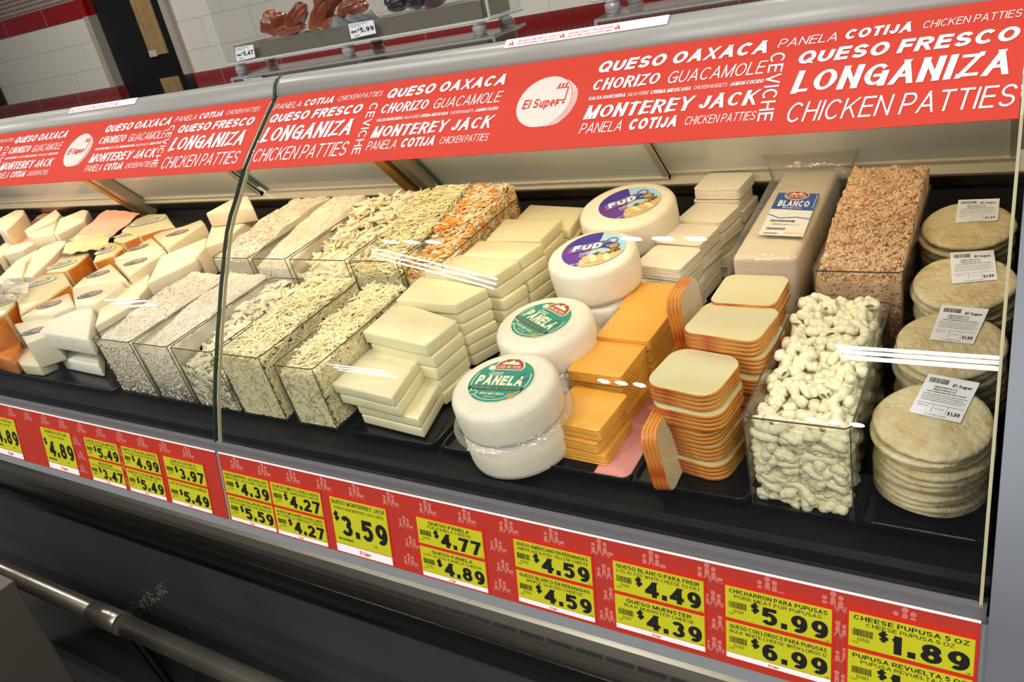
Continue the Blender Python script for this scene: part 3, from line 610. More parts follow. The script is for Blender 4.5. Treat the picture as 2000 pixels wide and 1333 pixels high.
# ================================================================== goods in the case
def C(px, n=6): return px
cheese_pale = mat('pale_cheese', '#EBE3BA', 0.42, coat=0.55, bump=(45, 0.7), noise=(14, '#E2D9AC', 0.35, 0.75))
cheese_white = mat('white_cheese', '#EFE4C8', 0.55, noise=(30, '#EADFC2', 0.4, 0.8), bump=(120, 0.12))
cheese_cut = mat('cut_white_cheese', '#F1EDDC', 0.6, bump=(260, 0.5), noise=(90, '#E6E0CC', 0.4, 0.75))
cheese_wrapped = mat('wrapped_white_cheese', '#E8DFC2', 0.4, coat=0.8, bump=(70, 0.55), noise=(20, '#E4DAB8', 0.4, 0.8))
american = mat('yellow_american', '#EDAD42', 0.38, coat=0.5, bump=(45, 0.3), noise=(9, '#E7A53C', 0.4, 0.7))
american_w = mat('white_american', '#F5ECD6', 0.42, coat=0.3, bump=(45, 0.2))
muen_in = mat('muenster_paste', '#D6CDA2', 0.35, coat=0.6, bump=(30, 0.35), noise=(16, '#D6C484', 0.45, 0.8))
muen_rind = mat('muenster_rind', '#B84C0A', 0.42, coat=0.5, noise=(38, '#E0963A', 0.38, 0.64, (0.6, 0.6, 2.0)))
rind_dark = mat('paprika_rind', '#C96A12', 0.4, coat=0.6, bump=(50, 0.4), noise=(28, '#E79A3A', 0.35, 0.7))
wheel_m = mat('wheel_cheese', '#EFE6D2', 0.6, bump=(420, 0.28), noise=(60, '#E9DFC6', 0.35, 0.8))
wheel_s = mat('smooth_wheel_cheese', '#F5ECD8', 0.45, coat=0.35, bump=(30, 0.25))
shred_m = mat('shredded_pale', '#FAEFC2', 0.5); shred_w = mat('shredded_white', '#F5EDD2', 0.55); shred_o = mat('shredded_orange', '#F5A845', 0.5)
crumb_m = mat('crumbled_white', '#F1E9D6', 0.7, bump=(260, 0.6), noise=(40, '#E2D5BA', 0.35, 0.75)); crumb_d = mat('crumb_brown', '#C9B08A', 0.7)
tray_m = mat('tray_black', '#070707', 0.22, spec=.35)
pink_paper = mat('pink_paper', '#E49A90', 0.6); white_paper = mat('white_paper', '#DDE6E8', 0.6)
masa = mat('pupusa_dough', '#D2C499', 0.5, coat=0.55, bump=(110, 0.8, (1, 1, 1), 1), noise=(46, '#BE9F68', 0.46, 0.78))
teal = mat('label_teal', '#1E8C7C', 0.45); lab_cream = mat('label_cream', '#F3EDC8', 0.5); lab_red = mat('label_red', '#A83A34', 0.45); gold = mat('label_gold', '#B89A4A', 0.45)
purple = mat('label_purple', '#5B2F98', 0.4); indigo = mat('label_indigo', '#3A2C9A', 0.4); sky = mat('label_sky', '#A9D6EE', 0.4); midblue = mat('label_blue', '#2458A6', 0.4); magenta = mat('label_magenta', '#B0345C', 0.4)
food_tan = mat('food_tan', '#D9BF86', 0.5); food_green = mat('food_green', '#5C6236', 0.5); food_red = mat('food_red', '#C8402A', 0.5)

def at_deck(px, py, h): x, s_ = deck(px, py, h); return D(x, s_, h)
NRM = EZ
def slab_mesh(poly, h, th, m, mside=None, bev=0.004, name='body', parent=None, dome=0.0):
    """poly: deck-plane (x, s) outline of the top face, th thick"""
    a = sum(poly[i][0] * poly[(i + 1) % len(poly)][1] - poly[(i + 1) % len(poly)][0] * poly[i][1] for i in range(len(poly)))
    if a < 0: poly = poly[::-1]
    b = MB(); b.prism([D(x, s_, h) for x, s_ in poly], Vector((0, 0, 0)), EZ * -th, m, mside)
    return b.build(name, parent, smooth=False, bevel=bev, seg=3)
def soft(o):
    for p in o.data.polygons: p.use_smooth = True
    return o
def tray(label, x0, x1, s0=-.003, s1=.78, d=.008):
    t = thing('food_tray', label, 'tray', D((x0 + x1) / 2, s0, 0), 'black trays on the case deck')
    b = MB(); fn = lambda x, s_, h: D(x, s_, h)
    b.box(x0, x1, s0, s1, 0, .0022, tray_m, fn=fn); o = b.build('tray_floor', t)
    b = MB(); r = .003
    pts = [D(x0 + .012, s0, d), D(x1 - .012, s0, d), D(x1 - .004, s0 + .004, d), D(x1, s0 + .012, d), D(x1, s1, d), D(x0, s1, d), D(x0, s0 + .012, d), D(x0 + .004, s0 + .004, d), D(x0 + .012, s0, d)]
    b.tube(pts, .0022, tray_m, 8); 
    for xa, xb, sa, sb in ((x0, x1, s0, s0 + .0015), (x0, x0 + .0015, s0, s1), (x1 - .0015, x1, s0, s1)): b.box(xa, xb, sa, sb, 0, d, tray_m, fn=fn)
    b.build('rim', t); return t
tray('black tray under the stacked pale green-white cheese blocks', -.985, -.80)
tray('black tray under the round white cheese wheels', -.785, -.612)
tray('black tray with pink paper under the yellow and white slices', -.606, -.452)
tray('black tray under the orange-edged cheese slices and the bagged loaf', -.448, -.287)
tray('black tray under the stacks of flat round dough cakes', -.150, -.018)
t = thing('paper_liner', 'pink paper liner showing beside the yellow cheese slices', 'paper', D(-.48, 0, .0025)); b = MB(); b.box(-.512, -.456, .002, .30, .0023, .0028, pink_paper, fn=D); b.build('sheet', t)
t = thing('paper_liner', 'pale blue-white paper liner under the front round cheese wheel', 'paper', D(-.66, 0, .0025)); b = MB(); b.box(-.74, -.618, .002, .30, .0023, .0028, white_paper, fn=D); b.build('sheet', t)

# ------------------------------------------------------------------ packs of slices and blocks in stacks
def slice_mesh(w_, d_, th, rad, m, mside, dome):
    """one slice: rounded rectangle, slightly domed"""
    n = 6; out = []
    for qx, qy, a0 in ((1, 1, 0), (-1, 1, 90), (-1, -1, 180), (1, -1, 270)):
        for i in range(n + 1):
            a = math.radians(a0 + 90 * i / n); out.append((qx * (w_ / 2 - rad) + rad * math.cos(a), qy * (d_ / 2 - rad) + rad * math.sin(a)))
    b = MB(); k = len(out); f = lambda x, y: -dome * ((2 * x / w_) ** 2 + (2 * y / d_) ** 2) / 2
    e = min(.0012, th * .35)
    rings = [(0.97, 0.0), (1.0, e), (1.0, th - e), (0.985, th)]
    vs = []
    for sc_, z in rings: vs += [(x * sc_, y * sc_, z + f(x, y)) for x, y in out]
    fs = [(r * k + i, r * k + (i + 1) % k, (r + 1) * k + (i + 1) % k, (r + 1) * k + i) for r in range(3) for i in range(k)]
    b.add(vs, fs, mside)
    top = [(x * .985, y * .985, th + f(x, y)) for x, y in out]; mid = [(x * .5, y * .5, th + f(x * .5, y * .5)) for x, y in out]; ctr = [(0, 0, th)]
    b.add(top + mid + ctr, [(i, (i + 1) % k, k + (i + 1) % k, k + i) for i in range(k)] + [(k + i, k + (i + 1) % k, 2 * k) for i in range(k)], m)
    b.add([(x * .97, y * .97, f(x, y)) for x, y in out], [tuple(reversed(range(k)))], m)
    me = b.build('slice', None, smooth=True); d = me.data; bpy.data.objects.remove(me); return d
def quad_frame(q, h):
    P = [deck(px, py, h) for px, py in q]; c = (sum(p[0] for p in P) / 4, sum(p[1] for p in P) / 4)
    w_ = (math.dist(P[0], P[1]) + math.dist(P[3], P[2])) / 2; d_ = (math.dist(P[1], P[2]) + math.dist(P[0], P[3])) / 2
    a = math.atan2((P[1][1] - P[0][1]) + (P[2][1] - P[3][1]), (P[1][0] - P[0][0]) + (P[2][0] - P[3][0])); return c, w_, d_, a
def pack_root(name, label, cat, group, c, h, ang):
    t = thing(name, label, cat, D(c[0], c[1], h), group); t.rotation_mode = 'XYZ'
    t.rotation_euler = (Matrix.Rotation(TILT, 3, 'X') @ Matrix.Rotation(ang, 3, 'Z')).to_euler(); return t
def put(me, name, parent, x, y, z, a=0.0, sx=1.0, sy=1.0, rx=0.0):
    o = bpy.data.objects.new(name, me); COL.objects.link(o); o.parent = parent; o.location = (x, y, z); o.rotation_euler = (rx, 0, a); o.scale = (sx, sy, 1); return o
def slice_stack(q, htop, pack_h, n_sl, wd, dd, rad, m, ms, name, cat, group, label, jit=.004, amin=None, first=0.004, dome=.0035, cover=1.0):
    c, w_, d_, a = quad_frame(q, htop); w_ = wd or w_; d_ = dd or max(d_, .085)
    npk = max(1, round((htop - first) / pack_h)); ph = (htop - first) / npk; th = (ph - .0022) / n_sl * .97
    me = slice_mesh(w_, d_, th, rad, m, ms, dome)
    for k in range(npk):
        top = k == npk - 1; h = first + ph * k; jx, jy, ja = (0, 0, 0) if top else (U(-jit, jit), U(-jit, jit), U(-.05, .05))
        t = pack_root(name, label(npk - 1 - k, npk), cat, group, (c[0] + jx, c[1] + jy), h, a + ja)
        for i in range(n_sl): put(me, 'slice', t, U(-.0005, .0005), U(-.0005, .0005), dome * .5 + i * (ph - .0022) / n_sl, U(-.006, .006))
YEL = [(((1057.9, 823), (1175.2, 842.6), (1224.9, 766.2), (1116, 745.8)), .066), (((1108.4, 724), (1212.5, 731.6), (1257.5, 672.5), (1158, 656.6)), .088), (((1168.5, 646.3), (1266, 665), (1312, 605), (1203, 605)), .095), (((1205, 603), (1310, 602), (1342, 554.4), (1246, 543)), .096)]
for r, (q, h) in enumerate(YEL):
    slice_stack(q, h, .022, 6, .097, .094, .007, american, american, 'american_cheese_pack', 'cheese pack', 'packs of yellow cheese slices',
                lambda k, n, r=r: f'wrapped pack of yellow cheese slices, {ORD[k]} of the {ROW[r]} yellow stack', jit=.0065)
WHI = [(((1239, 520), (1335, 528.6), (1364.7, 478), (1276.6, 469)), .117), (((1278.6, 469), (1371.8, 471), (1401, 443.6), (1317, 433.4)), .120), (((1321, 430.4), (1415, 433.4), (1440.7, 396), (1355.6, 388.9)), .127), (((1352.5, 365.6), (1442.7, 361.5), (1471, 337), (1386, 335)), .155)]
for r, (q, h) in enumerate(WHI):
    slice_stack(q, h, .026, 7, .096, .084, .009, american_w, american_w, 'white_cheese_pack', 'cheese pack', 'packs of white cheese slices',
                lambda k, n, r=r: f'wrapped pack of white cheese slices, {ORD[k]} of the {ROW[r] if r < 3 else "rear"} white stack', jit=.005)
MUE = [(((1261, 743), (1391.8, 768), (1458, 705), (1308.5, 675.8)), .147), (((1339, 644), (1484.7, 665.6), (1507, 600.8), (1381, 587)), .172), (((1389, 586), (1501.8, 593.6), (1537.8, 537.8), (1429.8, 535)), .176)]
for r, (q, h) in enumerate(MUE):
    slice_stack(q, h, .029, 4, (.104, .112, .096)[r], (.098, .09, .088)[r], (.026, .018, .016)[r], muen_in, muen_rind, 'muenster_cheese_pack', 'cheese pack', 'packs of orange-edged cheese slices',
                lambda k, n, r=r: f'wrapped pack of orange-edged cheese slices, {ORD[k]} of the {("front", "middle", "rear")[r]} orange-edged stack', jit=.0085, dome=.002)
# two packs standing on edge at the left of the orange-edged stacks
for (px, py, h, lab) in ((1277, 905, .05, 'pack of orange-edged slices standing on edge beside the front orange-edged stack'), (1322, 640, .135, 'pack of orange-edged slices on edge beside the middle orange-edged stack')):
    me = slice_mesh(.10, .098, .0052, .022, muen_in, muen_rind, .0)
    x, s_ = deck(px, py, h); t = thing('muenster_cheese_pack', lab, 'cheese pack', D(x + .004, s_ + .035, .053 if h < .1 else .135), 'packs of orange-edged cheese slices')
    t.rotation_euler = (TILT, math.radians(-97), 0)
    for i in range(4): put(me, 'slice', t, 0, 0, -.011 + i * .0056, U(-.02, .02))
# flat slices low beside the loroco bin
c_ = deck(1500, 690, .03); me = slice_mesh(.10, .10, .005, .02, muen_in, muen_rind, 0)
t = pack_root('muenster_cheese_pack', 'low pack of orange-edged slices lying against the clear bin of white cheese pieces', 'cheese pack', 'packs of orange-edged cheese slices', (-.335, .20), .004, 0)
for i in range(4): put(me, 'slice', t, 0, 0, i * .0055, U(-.02, .02))

# pale blocks (Monterey) in seven stacks
MON = [(((646.9, 749.4), (765, 777.5), (821, 696), (696.6, 676)), .090), (((706.9, 648), (830.6, 675.3), (892.5, 625.6), (771.6, 586)), .130), (((771.6, 586), (887.8, 595.3), (950.6, 562.5), (819.4, 535)), .140), (((826, 530), (963.8, 540), (1014.4, 508), (886.9, 495)), .155),
       (((889, 499), (1015, 505.3), (1060, 474.4), (932.5, 468.8)), .156), (((948, 468), (1054, 470), (1097.5, 427.5), (985, 427.5)), .157), (((1009, 426), (1110.6, 450), (1144, 405), (1032, 399.4)), .140)]
for r, (q, h) in enumerate(MON):
    P = [list(deck(px, py, h)) for px, py in q]; lim = -1.016 if r < 4 else -.948
    for p in P: p[0] = max(p[0], lim)
    c = (sum(p[0] for p in P) / 4, sum(p[1] for p in P) / 4); n = max(4, round((h - .004) / .0245)); bh = (h - .004) / n
    for k in range(n):
        top = k == n - 1; lvl = n - 1 - k
        off = (0, 0) if top else (((.004, 0) if lvl == 1 else (.034, .004)) if r == 0 else (U(0, .008), U(-.003, .004)))
        sc_ = 1.0 if top else U(.97, 1.0); a = 0 if top else U(-.02, .02)
        pl = [((p[0] - c[0]) * sc_ * math.cos(a) - (p[1] - c[1]) * sc_ * math.sin(a) + c[0] + off[0], (p[0] - c[0]) * sc_ * math.sin(a) + (p[1] - c[1]) * sc_ * math.cos(a) + c[1] + off[1]) for p in P]
        pl = [(max(x, lim), s_) for x, s_ in pl]
        hh = .004 + bh * (k + 1); cc = D(sum(p[0] for p in pl) / 4, sum(p[1] for p in pl) / 4, hh - bh)
        t = thing('cheese_block', f'pale wrapped cheese block, {ORD[lvl]} of the {ROW[r]} pale block stack', 'cheese block', cc, 'pale wrapped cheese blocks')
        soft(slab_mesh(pl, hh, bh * .97, cheese_pale, None, .0038, 'body', t))

# ------------------------------------------------------------------ round wheels
def wheel(name, label, group, c3, tilt, r, hgt, m, prof=None):
    t = thing(name, label, 'cheese wheel', c3, group); t.rotation_euler = (tilt, 0, 0)
    b = MB(); e = .012
    prof = prof or [(r * .93, 0), (r * .985, .004), (r, .012), (r * 1.005, hgt * .5), (r, hgt - e), (r - e * .25, hgt - e * .45), (r - e * .75, hgt - e * .1), (r - e * 1.5, hgt), (r * .5, hgt + .0005), (.001, hgt + .0005)]
    b.lathe(prof, m, 56); o = b.build('body', None, smooth=True); o.parent = t; return t
def lab_panela(t, z, ang, ru, cx_=0.0, cy_=0.0):
    ca, sa = math.cos(ang), math.sin(ang)
    f = lambda u, v, w: Vector((cx_ + (u * ca + v * sa) * ru, cy_ + (u * sa - v * ca) * ru, z + w))
    s = Sheet(f, .00025); s.disc(0, 0, 1.0, 1.0, lab_cream, 1, 44); s.disc(0, 0, .965, .965, teal, 2, 44); s.ring(0, 0, .86, .885, lab_cream, 3, 40, -.4, 3.5)
    s.poly([(-.43, -.47), (.43, -.47), (.50, -.62), (.40, -.85), (.2, -1.03), (-.2, -1.03), (-.40, -.85), (-.50, -.62)][::-1], lab_cream, 3)
    s.poly([(-.40, -.50), (.40, -.50), (.45, -.62), (.36, -.83), (.17, -.98), (-.17, -.98), (-.36, -.83), (-.45, -.62)][::-1], lab_red, 4)
    s.poly([(-.30, -.72), (-.18, -.86), (-.12, -.80), (.02, -.93), (.12, -.82), (.18, -.86), (.30, -.72)][::-1], lab_cream, 5); s.text('LOS ALTOS', -.37, .37, -.53, .13, lab_cream, .03, 0, 6)
    s.text('Queso', -.50, -.05, -.20, .22, lab_cream, 0, .35, 4); s.text('PANELA', -.74, .72, .235, .43, lab_cream, .045, .0, 4)
    s.poly([(-.84, .30), (-.86, .43), (.80, .43), (.84, .30)], black_ink, 4)
    for k in range(2): s.text('THIS WHITE CREAMY CHEESE HAS A MILD FLAVOR AND A SOFT TEXTURE', -.78, .76, .36 + k * .055, .035, lab_cream, 0, 0, 5)
    s.text('WHOLE MILK CHEESE', -.40, .36, .66, .10, lab_cream, .02, 0, 4); s.text('NET WT 12 LB', -.2, .16, .79, .07, lab_cream, 0, 0, 4)
    s.disc(-.62, .60, .15, .11, lab_cream, 4, 20); s.disc(-.62, .60, .12, .08, teal, 5, 20); s.disc(.58, .66, .14, .10, gold, 4, 20); s.disc(-.52, -.55, .11, .11, lab_cream, 4, 16)
    for k in range(3): s.ring(.66, -.16, .10 + .03 * k, .112 + .03 * k, grey_ink, 5, 16, .3 * k, 4 + .4 * k)
    o = s.mb.build('round_label', None, recalc=False); o.parent = t
def lab_fud(t, z, ang, ru, cx_=0.0, cy_=0.0):
    ca, sa = math.cos(ang), math.sin(ang)
    f = lambda u, v, w: Vector((cx_ + (u * ca + v * sa) * ru, cy_ + (u * sa - v * ca) * ru, z + w))
    s = Sheet(f, .00025); s.disc(0, 0, 1, 1, sky, 1, 44)
    arc = lambda a0, a1, n=18: [(math.cos(math.radians(a0 + (a1 - a0) * i / n)), math.sin(math.radians(a0 + (a1 - a0) * i / n))) for i in range(n + 1)]
    s.poly((arc(115, 283) + [(.05, -.35), (-.1, .2)])[::-1], purple, 2); s.poly((arc(205, 283) + [(.16, -.5), (.1, -.2), (-.75, -.1)])[::-1], indigo, 3)
    s.poly((arc(20, 112) + [(-.38, .62), (-.2, .38), (.2, .30), (.6, .12)])[::-1], food_tan, 3)
    rr = random.Random(5)
    for k in range(46):
        a, q = rr.uniform(.05, .80), rr.uniform(0, .18); s.disc(a, .30 - a * .12 + q, .06, .045, rr.choice((food_green, food_green, food_tan, food_red)), 4 + k % 3, 8)
    for k in range(4): s.poly([(-.30 + .2 * k, .46), (-.12 + .2 * k, .40), (.0 + .2 * k, .80), (-.16 + .2 * k, .84)], mat('food_pale', '#EFE2B8', .5) if k % 2 else food_tan, 7)
    s.poly([(-.80, -.28), (.30, -.42), (.55, -.30), (.24, -.02), (-.82, .14)], magenta, 5); s.poly([(-.74, -.26), (.26, -.38), (.46, -.29), (.20, -.06), (-.76, .09)], mat('label_azure', '#4C78C8', .4), 6)
    s.poly([(.2, -.3), (.62, -.22), (.36, -.12), (.50, .10), (.2, -.02)], midblue, 5)
    s.text('FUD', -.68, .28, .02, .33, white_ink, .05, .15, 8); s.text('PANELA', -.40, .10, .28, .10, white_ink, .03, 0, 6); s.text('QUESO', -.26, -.02, .14, .05, white_ink, 0, 0, 6)
    for k in range(2): s.text('CHEESE PASTEURIZED', -.42, .05, .35 + .07 * k, .04, white_ink, 0, 0, 6)
    s.text('NET WT 5 LB', -.62, -.18, .84, .07, white_ink, .02, 0, 6); s.disc(.62, .0, .19, .18, indigo, 5, 24); s.disc(.62, .0, .15, .14, gold, 6, 24); s.ring(.55, -.36, .14, .18, midblue, 5, 20)
    o = s.mb.build('round_label', None, recalc=False); o.parent = t
def dir_ang(a, b_, h):
    p, q = deck(*a, h), deck(*b_, h); return math.atan2(q[1] - p[1], q[0] - p[0])
WT = math.radians(7.2)
def wheel_at(x, s_, h_top, hgt, tilt): 
    n = Vector((0, -math.sin(tilt), math.cos(tilt))); return D(x, s_, h_top) - n * hgt
GW = 'round white cheese wheels'
PH = .062
for (x, s_, h, r, d1, d2, nm) in ((-.648, .030, .130, .083, (926.5, 744.5), (1023, 749), 'front'), (-.672, .205, .130, .083, (1033, 614), (1091, 645), 'second')):
    for k in (1, 0):
        t = wheel('panela_cheese_wheel', f'white cheese wheel, {"top one with teal round label" if k == 0 else "lower one"}, in the {nm} wheel stack', GW, wheel_at(x, s_ + .004 * k, h - (PH + .001) * k, PH, WT), WT, r, PH, wheel_m)
        if k == 0:
            lab_panela(t, PH + .0008, dir_ang(d1, d2, h), .0535, -.004, .002)
            b = MB(); b.lathe([(r + .0012, .012), (r + .010, .0035), (r + .0115, .0025), (r + .010, .002), (r + .001, .006)], film, 48, cap=False); o = b.build('wrap_skirt', None, smooth=True); o.parent = t
FH = .072
for (x, s_, h, r, d1, d2, nm, tl) in ((-.663, .392, .165, .082, (1115, 477), (1175, 469), 'third', 9), (-.675, .585, .170, .096, (1187, 387), (1238, 373), 'rear', 10)):
    tl = math.radians(tl); n = Vector((0, -math.sin(tl), math.cos(tl)))
    for k in (1, 0):
        c3 = D(x, s_, h) - n * FH * (k + 1) - n * .002 * k
        t = wheel('panela_cheese_wheel', f'white cheese wheel, {"top one with purple round label" if k == 0 else "lower one"}, in the {nm} wheel stack', GW, c3, tl, r, FH, wheel_s)
        if k == 0: lab_fud(t, FH + .0008, dir_ang(d1, d2, h), .059 if nm == 'third' else .062, (.004 if nm == 'third' else .006), .004)

# ------------------------------------------------------------------ pupusas
def pupusa_mesh(seed):
    rr = random.Random(seed); ph = [rr.uniform(0, 6.28) for _ in range(4)]
    def fn(x, y, z):
        a = math.atan2(y, x); k = 1 + .012 * math.sin(2 * a + ph[0]) + .010 * math.sin(3 * a + ph[1]); return (x * k, y * k, z + (.0009 * math.sin(2 * a + ph[2]) + .0005 * math.sin(5 * a + ph[3])) * (math.hypot(x, y) / .0635) ** 4)
    b = MB(); r, hh = .0635, .0094
    b.lathe([(.001, 0), (r * .5, 0), (r * .88, .0006), (r * .96, .0018), (r, .0046), (r * .965, .0074), (r * .90, .0089), (r * .8, hh), (r * .45, hh + .0004), (.001, hh + .0004)], masa, 48, fn)
    o = b.build('dough', None, smooth=True); d = o.data; bpy.data.objects.remove(o); return d
PM = [pupusa_mesh(i) for i in range(5)]
LABQ = [((1813.9, 730), (1914, 748.6), (1875.5, 827), (1775, 805)), ((1840, 595.7), (1931.8, 604.6), (1901, 672.8), (1814.7, 663.4)), ((1855.6, 494), (1940.7, 489), (1948.6, 546.9), (1859, 554.7)), ((1872, 391), (1952.8, 388), (1948.6, 431), (1865.6, 435.6))]
PUP = [(-.083, .077, .114, 11, 13.0), (-.078, .213, .134, 12, 13.5), (-.075, .353, .146, 12, 13.5), (-.082, .493, .166, 13, 12.0)]
for r, (x, s_, h, n, tl) in enumerate(PUP):
    tl0 = math.radians(tl); nt = Vector((0, -math.sin(tl0), math.cos(tl0))); top = D(x, s_, h); base = .010
    for k in range(n):
        lvl = k; f = k / (n - 1); tl_k = tl0 + (TILT - tl0) * f        # the pile settles flat on the tray
        hk = h - .0098 - (h - .0098 - .006) * f
        pos = D(x + (0 if k == 0 else U(-.0035, .0035)), s_ + .012 * f * (1 if r else .4) + (0 if k == 0 else U(-.003, .003)), hk)
        lab = f'flat round dough cake, {ORD[lvl]} of the {("front", "second", "third", "rear")[r]} stack of dough cakes'
        if k == 0: lab = f'flat round dough cake with printed label topping the {("front", "second", "third", "rear")[r]} stack'
        t = thing('pupusa', lab, 'pupusa', pos, 'pupusas in stacks'); t.rotation_euler = (tl_k, 0, U(-.1, .1) if k else 0)
        put(PM[(k + r) % 5], 'dough', t, 0, 0, 0, U(0, 6))
        if k == 0:
            p0 = pos + nt * .0108
            Q = [on_plane(px, py, p0, nt) - pos for px, py in LABQ[r]]
            Rm = Matrix.Rotation(-tl0, 3, 'X'); Q = [Rm @ q for q in Q]
            s = Sheet(quadmap(Q[0], Q[1], Q[2], Q[3], (0, 0, 1)), .0002); s.rect(0, 0, 1, 1, paper, 1)
            barcode(s, .08, .08, .46, .20, black_ink, 2, 26); s.text('El Super', .55, .92, .22, .075, black_ink, .035, .1, 2)
            for j, tx in enumerate(('CHEESE PUPUSA 5 OZ', 'CHEESE PUPUSA 5 OZ')): s.text(tx, .22, .68, .31 + .065 * j, .045, black_ink, .02, 0, 2)
            s.text('SAFE HANDLING INSTRUCTIONS', .12, .9, .43, .035, grey_ink, .02, 0, 2)
            for j in range(4): s.text('PREPARED FROM INSPECTED MEAT KEEP REFRIGERATED', .08, .94 - .06 * (j % 2), .49 + .05 * j, .026, grey_ink, 0, 0, 2)
            for u in (.38, .66): s.rect(u, .72, u + .008, .90, grey_ink, 2)
            s.rect(.05, .705, .95, .713, grey_ink, 2); s.text('$1.89', .70, .93, .90, .09, black_ink, .035, 0, 2); s.text('SELL BY', .08, .3, .78, .03, grey_ink, 0, 0, 2); s.text('5 OZ', .44, .6, .82, .03, grey_ink, 0, 0, 2); s.text('EL SUPER STORE', .3, .7, .97, .03, grey_ink, 0, 0, 2)
            o = s.mb.build('printed_label', None, recalc=False); o.parent = t

# ------------------------------------------------------------------ clear bins and what fills them
def clear_bin(label, x0, x1, s0, s1, hb, ht):
    t = thing('display_bin', label, 'clear bin', D((x0 + x1) / 2, s0, hb), 'clear plastic bins'); k = .0022
    b = MB()
    for a in ((x0, x1, s0, s0 + k), (x0, x1, s1 - k, s1), (x0, x0 + k, s0 + k, s1 - k), (x1 - k, x1, s0 + k, s1 - k)): b.box(a[0], a[1], a[2], a[3], hb + k, ht, bin_m, fn=D)
    b.box(x0, x1, s0, s1, hb, hb + k, bin_m, fn=D); b.build('walls', t, recalc=True)
    b = MB(); r = .0011; c = .006
    P = [(x0 + c, s0), (x1 - c, s0), (x1, s0 + c), (x1, s1 - c), (x1 - c, s1), (x0 + c, s1), (x0, s1 - c), (x0, s0 + c), (x0 + c, s0)]
    b.tube([D(x, s_, ht) for x, s_ in P], r, bin_rim, 6)
    for x, s_ in ((x0 + .001, s0 + .001), (x1 - .001, s0 + .001)): b.tube([D(x, s_, hb), D(x, s_, ht)], .0009, bin_rim, 5)
    b.build('rim', t); return t
def hnoise(x, y, sd): return math.sin(x * 61 + sd) * math.cos(y * 47 + sd * 2.1) * .5 + math.sin(x * 133 + y * 91 + sd) * .3 + math.sin(x * 29 - y * 71 + sd * .7) * .4
